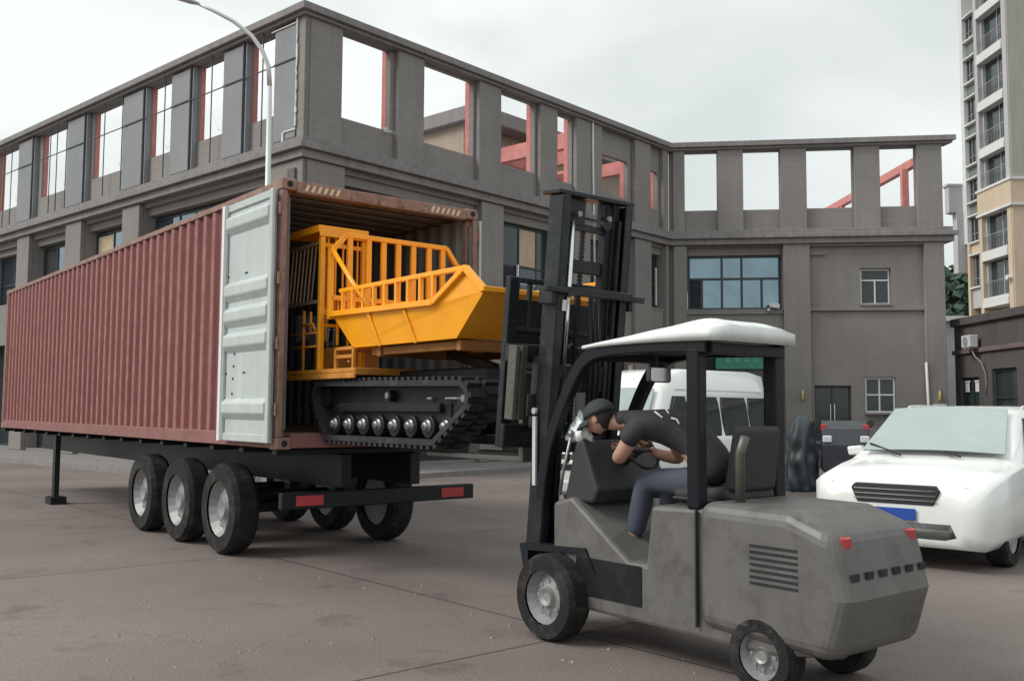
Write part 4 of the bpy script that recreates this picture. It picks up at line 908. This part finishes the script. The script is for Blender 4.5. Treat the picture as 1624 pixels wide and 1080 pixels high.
# head
def ellipsoid(c, r3, rot, n1=20, n2=14, fn=None):
    M = Matrix.Translation(c) @ rot; rings = []
    for j in range(1, n2):
        ph = PI*j/n2; ring = []
        for k in range(n1):
            th = 2*PI*k/n1; v = Vector((math.sin(ph)*math.cos(th), math.sin(ph)*math.sin(th), math.cos(ph)))
            s_ = fn(v) if fn else 1; ring.append(M @ Vector((v.x*r3[0]*s_, v.y*r3[1]*s_, v.z*r3[2]*s_)))
        rings.append(ring)
    return rings
HC = Vector((.555, -3.93, 1.545)); HR = Matrix.Rotation(R(12), 4, 'Z') @ Matrix.Rotation(R(-24), 4, 'X')   # local +y = face direction
def hfn(v):
    s_ = 1.0
    if v.z < -.2: s_ *= 1 - .22*min(1, (-v.z-.2)/.8)*(1 if v.y < .3 else .5)
    if v.y > .8 and abs(v.x) < .25 and -.35 < v.z < .15: s_ *= 1.12     # nose
    if v.y > .6 and abs(abs(v.x)-.35) < .18 and .05 < v.z < .3: s_ *= .95   # eye sockets
    return s_
kb().loft(ellipsoid(HC, (.076, .098, .118), HR, 24, 18, hfn)).build('head', 'skin', person, smooth=True)
kb().loft([[HC + (HR @ Vector((a*w_, .088+d, z))) for a, d in ((-1, 0), (-.4, .6*p_), (0, p_), (.4, .6*p_), (1, 0), (0, -.02))] for z, w_, p_ in ((.03, .006, .006), (.0, .010, .016), (-.022, .016, .026), (-.034, .012, .012))]).build('nose', 'skin', person, smooth=True)
for sx in (-1, 1):
    kb().bar(HC + (HR @ Vector((sx*.018, .094, .034))), HC + (HR @ Vector((sx*.048, .080, .036))), .006, .008).build('eyebrow', 'hair', person)
    kb().loft(ellipsoid(HC + (HR @ Vector((sx*.077, -.01, -.005))), (.012, .022, .032), HR, 10, 8)).build('ear', 'skin', person, smooth=True)
    kb().loft(ellipsoid(HC + (HR @ Vector((sx*.030, .088, .018))), (.012, .008, .008), HR, 10, 8)).build('eye', 'hair', person, smooth=True)
kb().loft(ellipsoid(HC + (HR @ Vector((0, .088, -.055))), (.022, .010, .006), HR, 10, 8)).build('mouth', 'red_paint', person, smooth=True)
kb().loft(ellipsoid(HC + (HR @ Vector((0, -.02, .0))), (.080, .092, .10), HR, 18, 12, lambda v: 1 if v.z > -.5 and v.y < .2 else .9)).build('hair', 'hair', person, smooth=True)
# cap: dome plus curved brim
HM = Matrix.Translation(HC) @ HR @ Matrix.Scale(1.2, 4) @ Matrix.Translation((0, -.004, -.012))
q = MB(K @ HM); rings = []
for j in range(9):
    ph = PI/2*j/8; rings.append([(.086*math.cos(ph*.98+.0)*math.cos(a), .104*math.cos(ph*.98)*math.sin(a)-.008, .035+.092*math.sin(ph)) for a in [2*PI*k/24 for k in range(24)]])
q.loft(rings, True, True)
br = []
for rr, dz in ((1.0, .042), (1.35, .034), (1.7, .014), (1.72, .008), (1.35, .026), (1.0, .034)):
    br.append([(.080*rr**.3*math.cos(a), .098*rr*math.sin(a) if True else 0, dz - .02*abs(math.cos(a))**2) for a in [R(12)+ (PI-R(24))*k/12 for k in range(13)]])
q.loft(br, False, False); capo = q.build('cap', 'cap_cloth', person, smooth=True)
# shirt and trousers as cloth over the body
Js = [(.90, -4.76, 1.12, .170, .150), (.88, -4.61, 1.35, .155, .135), (.82, -4.43, 1.485, .175, .135), (.76, -4.26, 1.545, .165, .115), (.645, -4.06, 1.535, .072),
      (.57, -4.29, 1.505, .082), (.525, -4.20, 1.38, .072), (.985, -4.23, 1.505, .082), (1.075, -4.21, 1.36, .072)]
skin_obj('collar', [(.70, -4.15, 1.55, .075), (.645, -4.07, 1.545, .068), (.61, -4.02, 1.545, .062)], [(0, 1), (1, 2)], 'shirt_black', person)
sh = skin_obj('shirt', Js, [(0,1), (1,2), (2,3), (3,4), (3,5), (5,6), (3,7), (7,8)], 'shirt_black', person)
Jt = [(.90, -4.74, 1.17, .160, .14), (.80, -4.62, 1.135, .108), (.74, -4.20, 1.13, .092), (.74, -4.085, .73, .066), (1.00, -4.62, 1.135, .108), (1.04, -4.20, 1.13, .092), (1.04, -4.085, .73, .066)]
skin_obj('trousers', Jt, [(0,1), (1,2), (2,3), (0,4), (4,5), (5,6)], 'trousers', person)
for x in (.74, 1.04): kb().loft([[(x+a*w_*1.35, y, .665+b*h_*1.5) for a, b in ((-.04, -.03), (.04, -.03), (.045, .01), (.02, .05), (-.02, .05), (-.045, .01))] for y, w_, h_ in ((-4.14, .9, 1.3), (-4.05, 1.1, 1.3), (-3.92, 1.1, .8), (-3.84, .7, .6))]).build('shoe', 'plastic_black', person, smooth=True)
# hands: palm and five bent fingers on the wheel rim
for sx, hx in ((1, (.74, -3.98, 1.33)), (-1, (.99, -4.00, 1.34))):
    hx = Vector(hx); Jh = [(hx.x, hx.y, hx.z, .032, .018), (hx.x+sx*.012, hx.y+.035, hx.z+.03, .036, .016)]; Eh = [(0, 1)]
    for k in range(4):
        a = (-.027+.018*k); b0 = len(Jh); ln = (.9, 1.05, 1.0, .8)[k]
        Jh += [(hx.x+a, hx.y+.055, hx.z+.045, .009), (hx.x+a, hx.y+.055+.028*ln, hx.z+.04, .0085), (hx.x+a, hx.y+.075+.01*ln, hx.z+.04-.026*ln, .008), (hx.x+a, hx.y+.06, hx.z+.0, .007)]
        Eh += [(1, b0), (b0, b0+1), (b0+1, b0+2), (b0+2, b0+3)]
    b0 = len(Jh); Jh += [(hx.x-sx*.03, hx.y+.02, hx.z+.015, .011), (hx.x-sx*.045, hx.y+.045, hx.z+.02, .0095), (hx.x-sx*.04, hx.y+.065, hx.z+.03, .008)]; Eh += [(0, b0), (b0, b0+1), (b0+1, b0+2)]
    skin_obj('hand', Jh, Eh, 'skin', person, 1)
# pale print on the back of the shirt: a few brush strokes lying on the cloth
q = kb(); random.seed(5)
for a, b in (((.70, -4.40), (.62, -4.33)), ((.66, -4.42), (.63, -4.30)), ((.72, -4.46), (.66, -4.44)), ((.62, -4.44), (.60, -4.36)), ((.69, -4.52), (.63, -4.46)), ((.74, -4.36), (.71, -4.30))):
    pass
q.tube([(.655, -4.36, 1.60), (.64, -4.40, 1.585), (.63, -4.45, 1.56)], .006, 6).tube([(.635, -4.34, 1.57), (.625, -4.39, 1.555), (.625, -4.43, 1.53)], .007, 6).tube([(.70, -4.42, 1.615), (.67, -4.47, 1.59)], .005, 6).tube([(.66, -4.50, 1.56), (.68, -4.53, 1.55), (.67, -4.56, 1.52)], .006, 6)
q.build('shirt_print', 'print_white', sh, smooth=True)
# white plastic bag hanging on the dashboard
q = kb(); random.seed(8); rings = []
for z, r_ in ((1.60, .008), (1.585, .02), (1.565, .028), (1.55, .05), (1.53, .055), (1.51, .085), (1.47, .095), (1.43, .11), (1.395, .12), (1.385, .06)):
    rings.append([(.585+r_*.55*math.cos(a)*(1+.3*math.sin(3*a+z*60)), -3.70+r_*math.sin(a)*(1+.32*math.cos(5*a+z*45))+.25*(1.5-z)*.3, z+.012*math.sin(4*a+z*70)) for a in [2*PI*k/20 for k in range(20)]])
q.loft(rings); tag(q.build('plastic_bag', 'bag_white', smooth=True), 'crumpled white plastic bag on the dashboard in front of the driver', 'bag')

# ------------------------------------------------------------------ vehicles
def V_body(M, st, name, m, parent, sub=2):
    """st: list of (y, half width at belt, z top, half width at top, z belt, z sill)"""
    rings = []
    for (y, wb, zt, wt, zb, zs) in st:
        half = [(wb*.90, zs), (wb, zs+.12), (wb*1.0, zb-.02), (wb*.985, zb), (wt + (wb-wt)*.35, zb+(zt-zb)*.6), (wt, zt-.05), (wt*.80, zt-.008), (0, zt)]
        rings.append([(x, y, z) for x, z in half] + [(-x, y, z) for x, z in half[-2::-1]])
    b = MB(M).loft(rings, True, True); return b.build(name, m, parent, smooth=True, subsurf=0)
# white van: front faces left and towards the camera, parked parallel to the middle facade
vh = math.atan2(-.746, -.666)   # heading of its nose
vp = Vector((2.05, 15.0, 0)) + Vector((.666, .746, 0))*2.0 + Vector((-.746, .666, 0))*.85
VM = frame(vp.x, vp.y, vh - PI/2)      # local +y = forward, +x = its right side
t = van = empty('van', VM, 'white high roofed minibus parked behind the forklift', 'van')
st = [(2.42, .70, .60, .60, .58, .32), (2.38, .80, .95, .72, .75, .26), (2.12, .86, 1.12, .76, 1.02, .24), (1.72, .88, 1.28, .76, 1.12, .24), (1.20, .88, 2.02, .70, 1.14, .24), (.98, .88, 2.24, .69, 1.14, .24), (.55, .88, 2.33, .69, 1.14, .24),
      (-1.9, .88, 2.36, .69, 1.14, .24), (-2.25, .87, 2.32, .67, 1.14, .26), (-2.38, .85, 2.16, .64, 1.12, .30), (-2.44, .80, 1.0, .66, .95, .36)]
V_body(VM, st, 'body', 'white_paint', t)
def side_x(zb, zt, wb, wt, z):   # x of the body flank at height z
    k = (z-zb)/(zt-zb); return wt + (wb-wt)*(1-k) if k > 0 else wb
def flank_quad(mb, y0, y1, z0, z1, sgn, zb=1.14, zt=2.33, wb=.88, wt=.69, off=.006, y0t=None, y1t=None, rad=.05):
    def X(z):
        k = max(0, (z-zb)/(zt-zb))
        pts = [(0, .985*wb), (.6, wt+(wb-wt)*.35), ((zt-.05-zb)/(zt-zb), wt)]
        for (a, xa), (c, xc) in zip(pts, pts[1:]):
            if k <= c: return xa + (xc-xa)*(k-a)/(c-a)
        return wt
    y0t = y0 if y0t is None else y0t; y1t = y1 if y1t is None else y1t
    rows = [z0 + (z1-z0)*i/6 for i in range(7)]; vs = []
    for i, z in enumerate(rows):
        k = i/6; ya = y0 + (y0t-y0)*k; yb_ = y1 + (y1t-y1)*k
        ins = rad if i in (0, 6) else (rad*.25 if i in (1, 5) else 0)
        for y in (ya+ins, yb_-ins): vs.append((sgn*(X(z)+off), y, z))
    for i, z in enumerate(rows):
        k = i/6; ya = y0 + (y0t-y0)*k; yb_ = y1 + (y1t-y1)*k
        for y in (ya, yb_): vs.append((sgn*(X(z)-.01), y, z))
    fs = [(2*i, 2*i+1, 2*i+3, 2*i+2) for i in range(6)] + [(14+2*i, 2*i, 2*i+2, 16+2*i) for i in range(6)] + [(2*i+1, 15+2*i, 17+2*i, 2*i+3) for i in range(6)] + [(14, 15, 1, 0), (12, 13, 27, 26)]
    return mb.add(vs, fs)
for sg in (1, -1):
    for y0, y1, y1t in ((.62, 1.36, .98), (-.42, .46, .46), (-1.42, -.52, -.52), (-2.18, -1.50, -1.50)):
        q = flank_quad(MB(VM), y0-.03, y1+.03, 1.19, 1.86, sg, off=.004, y1t=y1t+.03, y0t=y0-.03, rad=.05); q.build('window_seal', 'plastic_black', t)
        q = flank_quad(MB(VM), y0, y1, 1.22, 1.83, sg, off=.012, y1t=y1t, y0t=y0, rad=.05); q.build('side_window', 'car_glass', t)
    MB(VM).bar((sg*.73, .9, 1.97), (sg*.735, -2.1, 1.97), .03, .025).build('rain_gutter', 'white_dusty', t)
    q = MB(VM); q.bar((sg*.86, 1.45, 1.28), (sg*1.02, 1.50, 1.30), .03); q.loft([[(sg*1.04+a*.07, 1.50+d, 1.36+b*.14) for a, b in ((-1, -.9), (1, -.9), (1, .9), (-1, .9))] for d in (-.03, .05)]); q.build('wing_mirror', 'plastic_black', t, bevel=.015)
    MB(VM).loft([[(sg*(.50+a*.14), 2.36+.02*k-abs(a)*.02, .82+b*.09) for a, b in ((-1, -.8), (1, -.6), (1, 1), (-1, .8))] for k in (0, 1.6)]).build('headlight', 'headlamp', t, bevel=.01)
    MB(VM).box(sg*.72-.06, sg*.72+.06, -2.46, -2.40, 1.05, 1.5).build('tail_light', 'red_lens', t)
def wscreen(M, pts, m, parent, nm='windscreen', off=.012):
    # pts: lower-left, lower-right, upper-right, upper-left (x,y,z), slightly bowed
    a, b, c, d = [Vector(p) for p in pts]; n_ = (b-a).cross(d-a).normalized(); rings = []
    for j in range(5):
        r_ = []; 
        for i in range(9):
            u, v = i/8, j/4; p = (a*(1-u)+b*u)*(1-v) + (d*(1-u)+c*u)*v; r_.append(p + n_*(off+.03*math.sin(PI*u)))
        rings.append(r_)
    mb = MB(M).loft(rings, False, False); mb.loft([[p - n_*.01 for p in r_] for r_ in rings], False, False); return mb.build(nm, m, parent, smooth=True)
wscreen(VM, [(.70, 1.71, 1.30), (-.70, 1.71, 1.30), (-.60, 1.26, 1.95), (.60, 1.26, 1.95)], 'windscreen', t, off=.05)
MB(VM).box(-.55, .55, 2.385, 2.43, .66, .76).build('grille', 'plastic_black', t, bevel=.01)
MB(VM).loft([[(x, y, z) for x, z in ((-.84, .30), (.84, .30), (.86, .5), (-.86, .5))] for y in (2.2, 2.46)]).build('bumper', 'white_dusty', t, bevel=.04, seg=3)
for y in (1.55, -1.45):
    for x, sg in ((.78, 1), (-.78, -1)): wheel(VM, x, y, .33, .2, t, sg)

# white SUV, nose towards camera-left
sv = Vector((5.70, 11.0, 0)); sf = Vector((-.66, -.752, 0)).normalized(); sr = Vector((-.752, .66, 0))
sc_ = sv + sr*.70 - sf*.55
SM = frame(sc_.x, sc_.y, math.atan2(sf.y, sf.x) - PI/2)
t = suv = empty('car', SM, 'white sport utility car with roof rails at the right edge', 'car')
st = [(2.32, .66, .66, .60, .60, .30), (2.30, .80, .84, .74, .70, .24), (2.16, .92, .95, .80, .86, .22), (1.60, .95, 1.04, .82, .97, .22), (1.14, .95, 1.10, .82, 1.03, .22), (.62, .95, 1.50, .74, 1.04, .22), (.36, .95, 1.64, .72, 1.05, .22), (0, .95, 1.69, .72, 1.05, .22),
      (-.8, .95, 1.70, .71, 1.06, .22), (-1.5, .95, 1.66, .69, 1.08, .22), (-1.85, .94, 1.54, .68, 1.10, .24), (-2.2, .92, 1.12, .74, 1.07, .28), (-2.30, .84, .80, .70, .75, .34)]
V_body(SM, st, 'body', 'white_paint', t)
for sg in (1, -1):
    for y0, y1, y1t, y0t in ((-.32, .82, .22, -.32), (-1.28, -.42, -.42, -1.20), (-1.75, -1.36, -1.30, -1.45)):
        flank_quad(MB(SM), y0-.03, y1+.03, 1.07, 1.55, sg, 1.05, 1.69, .95, .72, .004, y0t-.03, y1t+.04).build('window_seal', 'plastic_black', t)
        flank_quad(MB(SM), y0, y1, 1.10, 1.52, sg, 1.05, 1.69, .95, .72, .012, y0t, y1t).build('side_window', 'car_glass', t)
    q = MB(SM).tube([(sg*.66, -.02, 1.63), (sg*.66, -.14, 1.68), (sg*.66, -.4, 1.69), (sg*.65, -1.2, 1.69), (sg*.65, -1.45, 1.66), (sg*.64, -1.6, 1.60)], .018, 8); q.build('roof_rail', 'lamp_grey', t, smooth=True)
    q = MB(SM).bar((sg*.88, .72, 1.08), (sg*.98, .74, 1.10), .04); q.loft([[(sg*1.02+a*.10, .74+d, 1.14+b*.07) for a, b in ((-1, -.7), (.8, -.9), (1, .6), (-.8, .9))] for d in (-.06, .06)]); q.build('wing_mirror', 'white_paint', t, bevel=.03, seg=2)
    HMx = SM @ Matrix.Translation((sg*.70, 2.11, .80)) @ Matrix.Rotation(-sg*R(28), 4, 'Z')
    hl = MB(HMx).loft(ellipsoid(Vector((0, 0, 0)), (.21, .115, .085), Matrix.Identity(4), 24, 14)).build('headlight', 'headlamp', t, smooth=True)
    MB(HMx).lathe([(.055, 0), (.06, .02), (.045, .025), (.0, .022)], 16, (-.06*sg, .095, 0), 'y').build('lamp_reflector', 'lamp_dark', hl)
    MB(SM).disc((sg*.66, 2.285, .46), .055, .05, 'y', 16).build('fog_lamp', 'lamp_grey', t)
    flank = MB(SM)
    for yy in (.92, -.36, -1.34): flank.box(sg*.938, sg*.945, yy-.004, yy+.004, .42, 1.02)
    pieces(flank, 'door_gap', 'plastic_black', t)
    MB(SM).box(min(sg*.90, sg*.955), max(sg*.90, sg*.955), -1.0, 1.0, .22, .40).build('sill_trim', 'plastic_black', t, bevel=.02)
wscreen(SM, [(.78, 1.13, 1.12), (-.78, 1.13, 1.12), (-.64, .40, 1.615), (.64, .40, 1.615)], 'windscreen', t, off=.05)
gr = MB(SM).loft([[(a*.46, 2.15+.185*k, .76+b*.10) for a, b in ((-1, .5), (-.85, -1), (.85, -1), (1, .5), (.9, 1), (-.9, 1))] for k in (0, 1)]).build('grille', 'plastic_black', t, bevel=.01)
for zz in (.70, .75, .80): MB(SM).box(-.42, .42, 2.333, 2.345, zz, zz+.012).build('grille_bar', 'chrome', gr)
MB(SM).loft([[(a*.62, 2.15+.17*k, .40+b*.09) for a, b in ((-1, -.6), (-.8, -1), (.8, -1), (1, -.6), (.9, 1), (-.9, 1))] for k in (0, 1)]).build('air_intake', 'plastic_black', t, bevel=.01)
MB(SM).box(-.22, .22, 2.335, 2.35, .50, .62).build('number_plate', 'plate_blue', t, bevel=.004)
for sx in (-.35, .30): MB(SM).bar((sx, 1.24, 1.12), (sx+.42, 1.07, 1.24), .014, .02).build('wiper', 'plastic_black', t)
MB(SM).box(-.10, .05, .42, .46, 1.42, 1.50).build('interior_mirror', 'plastic_black', t)
for y in (1.42, -1.38):
    for x, sg in ((.80, 1), (-.80, -1)): wheel(SM, x, y, .35, .22, t, sg)

# cargo tricycle with a covered load
TMx = frame(6.85, 20.0, R(168))
t = empty('cargo_tricycle', TMx, 'dark cargo tricycle with two small red lamps in front of the glass door', 'tricycle')
B_ = lambda: MB(TMx)
B_().prism([(.25, .45), (.30, .95), (.42, 1.28), (.50, 1.30), (.62, .95), (.60, .40)], -.46, .46, 'x').build('front_fairing', 'dark_paint', t, bevel=.05, seg=3)
B_().prism([(.42, 1.28), (.30, 1.44), (.28, 1.44), (.40, 1.27)], -.44, .44, 'x').build('windscreen', 'car_glass', t)
B_().prism([(.25, .40), (.25, .55), (-.4, .55), (-.5, .8), (-.85, .8), (-.85, .40)], -.40, .40, 'x').build('body', 'dark_paint', t, bevel=.03)
B_().box(-.30, .30, -.85, -.45, .8, .88).build('seat', 'seat_black', t, bevel=.03)
B_().box(-.50, .50, -2.2, -.9, .55, .95).build('cargo_box', 'dark_paint', t, bevel=.02)
B_().tube([(-.36, .15, 1.12), (0, .22, 1.05), (.36, .15, 1.12)], .016, 8).build('handlebar', 'plastic_black', t, smooth=True)
for sg in (-1, 1): B_().box(sg*.36-.09, sg*.36+.09, .60, .65, 1.0, 1.14).build('headlight', 'headlamp', t, bevel=.02); B_().box(sg*.41-.06, sg*.41+.06, .42, .50, 1.24, 1.36).build('marker_lamp', 'red_lens', t, bevel=.015); B_().disc((sg*.53, .2, 1.38), .08, .03, 'y', 14).bar((sg*.40, .2, 1.1), (sg*.53, .2, 1.34), .015).build('mirror', 'plastic_black', t)
wheel(TMx, 0, .55, .26, .12, t, 1); wheel(TMx, .42, -1.6, .26, .12, t, 1); wheel(TMx, -.42, -1.6, .26, .12, t, -1)
q = MB(frame(6.02, 20.0, R(60))); rings = []
for j in range(20):
    v = j/19; z = 1.56*v; ring = []
    for k in range(40):
        a = 2*PI*k/40; pl = 1 + (.16*math.sin(7*a+2*math.sin(3*z))+.07*math.sin(15*a+4*z))*(1-v*.5)*(.4+.6*(1-v))
        rr = (1.0-.12*v)*math.sqrt(max(.01, 1-v**7)); px_, py_ = .52*rr*pl*math.cos(a), .30*rr*pl*math.sin(a)
        n3 = noise.noise(Vector((px_*5, py_*5, z*4)))
        ring.append((px_*(1+.2*n3), py_*(1+.2*n3), z*(1-.16*max(0, math.cos(a))*v) + .03*n3))
    rings.append(ring)
q.loft(rings)
tag(q.build('covered_bundle', 'tarp_dark', smooth=True), 'dark crumpled tarpaulin over a parked scooter left of the dark tricycle', 'bundle')

# orange roof beacon of a machine behind the mast
t = empty('warning_beacon', frame(2.35, 19.0, 0), 'orange warning beacon on a slim dark post seen above the van roof', 'beacon')
MB(frame(2.35, 19.0, 0)).tube([(0, 0, 0), (0, 0, 2.55)], .04, 8).build('post', 'lamp_dark', t)
MB(frame(2.35, 19.0, 0)).lathe([(.09, 2.55), (.11, 2.6), (.10, 2.75), (.04, 2.80)], 14).build('lens', 'orange_lamp', t, smooth=True)

# ------------------------------------------------------------------ apartment tower
TF = frame(30.5, 60, R(91))
t = empty('apartment_tower', TF, 'tall pale apartment tower with stacked dark balconies', 'apartment tower')
q = MB(TF); q.box(-1.95, 3.95, -16, -1.0, 0, 42); C_(q, 'core', 'tower_olive')
def tw(mb, nm, m, lab=None, **k): return C_(mb, nm, m, label=lab, **k)
# front face turned to the camera (beyond the corner)
tw(MB(TF).box(-2.05, -1.955, -16, .0, 16.0, 42), 'front_wall', 'tower_olive'); tw(MB(TF).box(-2.05, -1.955, -16, .0, 0, 14.3), 'front_wall', 'tower_beige')
# piers
tw(MB(TF).box(-1.95, -1.48, -1.0, .05, 16, 42), 'pier', 'tower_grey'); tw(MB(TF).box(-1.95, -1.48, -1.0, .05, 0, 14.3), 'pier', 'tower_beige')
tw(MB(TF).box(1.60, 1.98, -1.0, .05, 16, 42), 'pier', 'tower_grey'); tw(MB(TF).box(1.60, 1.98, -1.0, .05, 0, 14.3), 'pier', 'tower_beige')
tw(MB(TF).box(3.5, 3.95, -1.0, .05, 12.9, 42), 'pier', 'tower_white'); tw(MB(TF).box(3.3, 3.6, -1.0, .05, 0, 12.9), 'pier', 'tower_beige')
slabs = [8.35, 11.35, 14.3, 18.1, 21.2, 24.35, 27.4, 30.45, 33.5]
for i, z in enumerate(slabs):
    if z == 14.3:
        tw(MB(TF).box(-2.12, 1.98, -1.0, .12, 14.45, 15.9), 'band', 'tower_beige'); tw(MB(TF).box(-2.2, 2.05, -1.0, .2, 15.9, 16.06).box(-2.2, 2.05, -1.0, .2, 14.3, 14.45), 'band_trim', 'tower_white')
        tw(MB(TF).box(-2.12, -2.06, -16, -1.0, 14.45, 15.9), 'band', 'tower_beige'); tw(MB(TF).box(-2.2, -2.06, -16, -1, 15.9, 16.06).box(-2.2, -2.06, -16, -1.0, 14.3, 14.45), 'band_trim', 'tower_white')
        continue
    tw(MB(TF).box(-1.478, 1.598, -.95, .14, z, z+.34).box(-1.478, 1.598, -.95, .10, z+.36, z+.62), 'balcony_slab', 'tower_white')
for i, (z0, z1) in enumerate(((8.97, 11.35), (11.97, 14.3), (16.06, 18.1), (18.72, 21.2), (21.82, 24.35), (24.97, 27.4), (28.02, 30.45))):
    bo = tw(MB(TF).box(-1.47, 1.59, -.95, -.42, z0, z1), 'balcony', 'dark_glass')
    q = MB(TF); q.box(-1.47, 1.59, .0, .03, z0+.98, z0+1.02)
    for k in range(16): q.box(-1.44+k*.195, -1.42+k*.195, .005, .02, z0, z0+.98)
    q.build('railing', 'lamp_dark', bo)
    MB(TF).box(1.42, 1.585, -.415, -.2, z0, z1).build('inner_frame', 'tower_grey', bo); MB(TF).box(-.2, -.12, -.415, -.39, z0, z1).build('door_jamb', 'tower_grey', bo)
for (z0, z1) in ((9.9, 12.0), (12.9, 14.6), (15.6, 17.1), (18.1, 19.9), (20.9, 22.6), (23.7, 25.3), (26.6, 28.2)):
    wi = tw(MB(TF).box(2.0, 3.48, -.9, -.25, z0, z1), 'window', 'dark_glass')
    MB(TF).box(2.0, 2.06, -.24, -.18, z0, z1).box(2.45, 2.52, -.24, -.18, z0, z1).box(2.98, 3.05, -.24, -.18, z0, z1).box(3.42, 3.48, -.24, -.18, z0, z1).box(2.06, 3.42, -.24, -.20, z0+.55, z0+.6).build('frame', 'lamp_dark', wi)
    tw(MB(TF).box(1.99, 3.49, -.9, .08, z1, z1+.1).box(1.99, 3.49, -.9, .08, z0-.1, z0), 'window_ledge', 'tower_white')
for (z0, z1) in ((14.72, 15.48), (17.22, 17.98), (20.02, 20.78), (22.72, 23.58), (25.42, 26.48)): tw(MB(TF).box(2.0, 3.48, -.9, -.2, z0, z1), 'spandrel', 'tower_green')
tw(MB(TF).box(2.0, 3.48, -.9, -.1, 12.12, 12.78), 'spandrel', 'tower_beige'); tw(MB(TF).box(2.0, 3.3, -.9, -.1, 8.5, 9.78), 'spandrel', 'tower_grey')
tw(MB(TF).prism([(4.0, .05), (4.6, .05), (4.9, .45), (4.6, 1.0), (4.0, 1.0)], 15.1, 16.9, 'z').prism([(3.95, .0), (4.7, .0), (5.0, .45), (4.7, 1.1), (3.95, 1.1)], 16.9, 17.05, 'z').box(3.96, 4.6, -.3, .5, 11, 15.1), 'bay_box', 'tower_grey')
tw(MB(TF).disc((-1.75, .2, 9.9), .16, .3, 'y', 12), 'wall_lamp', 'tower_white')

# ------------------------------------------------------------------ low annex on the right
AF = frame(16.2, 30, R(91))
t = empty('annex_building', AF, 'low dark grey annex between the grey building and the tower', 'building')
q = MB(AF); q.wall(-14, 4.9, 0, 4.72, [(.79, 2.33, .1, 3.1), (3.22, 4.51, .1, 2.87)], 0, -.25)
C_(q, 'wall', 'annex_wall')
C_(MB(AF).box(-14, 4.9, -9, -.26, 0, 4.6), 'roof', 'roof_grey')
C_(MB(AF).box(-14.02, 4.95, -.3, .14, 4.72, 5.0), 'coping', 'annex_wall', bevel=.02); C_(MB(AF).box(-14.0, 4.93, .001, .10, 3.70, 3.86), 'ledge', 'annex_ledge', bevel=.02)
q = MB(AF).box(.79, .85, -.2, -.1, .1, 3.1).box(2.27, 2.33, -.2, -.1, .1, 3.1).box(.85, 2.27, -.2, -.1, 3.0, 3.1).box(.85, 2.27, -.2, -.1, 2.1, 2.16)
o = C_(q, 'window', 'window_frame'); MB(AF).box(.8, 2.32, -.17, -.16, .12, 3.09).build('pane', 'dark_glass', o)
q = MB(AF).box(3.22, 3.29, -.2, -.1, .1, 2.87).box(3.82, 3.9, -.2, -.1, .1, 2.8).box(4.44, 4.51, -.2, -.1, .1, 2.87).box(3.29, 4.44, -.2, -.1, 2.8, 2.87)
o = C_(q, 'door', 'window_frame'); MB(AF).box(3.23, 4.5, -.17, -.16, .12, 2.86).build('pane', 'dark_glass', o)
for i, (x, lb) in enumerate(((4.22, 'white notice on the door leaf nearest the grey building'), (3.5, 'white notice on the right leaf of the annex door'))):
    p = MB(AF).box(x-.15, x+.15, -.095, -.09, 2.36, 2.68).box(x-.20, x+.20, -.098, -.085, 2.70, 2.76).build('notice', 'poster_white', None); tag(p, lb, 'notice', 'white notices on the annex door')
t = empty('air_conditioner', AF @ Matrix.Translation((3.25, .2, 3.9)), 'small white air conditioner box above the annex door with its cable', 'air conditioner')
C_(MB(AF).box(2.95, 3.55, .12, .42, 3.88, 4.30), 'case', 'ac_white', bevel=.02); C_(MB(AF).disc((3.25, .43, 4.09), .16, .02, 'y', 18), 'fan_grille', 'lamp_dark')
C_(MB(AF).box(3.0, 3.5, .002, .4, 3.84, 3.875), 'bracket', 'lamp_dark')
C_(MB(AF).tube([(3.1, .3, 3.84), (3.0, .22, 3.55), (2.75, .15, 3.35), (2.62, .08, 3.0), (2.60, .05, 2.6), (2.72, .05, 2.25)], .022, 8), 'cable', 'lamp_dark', smooth=True)
# grey roofs beyond the annex
t = empty('rooftop_shed', frame(24, 47, R(0)), 'pale grey flat roofed shed beyond the annex at the foot of the tower', 'shed')
C_(MB(frame(24, 47, 0)).box(-3.2, 1.2, 0, 5, 0, 6.1), 'wall', 'roof_grey'); C_(MB(frame(24, 47, 0)).box(-3.5, 1.5, -.3, 5.2, 6.1, 6.35), 'roof', 'ac_white')
C_(MB(frame(24, 47, 0)).box(1.2, 5.4, 1, 6, 0, 6.9), 'side_wall', 'annex_wall')
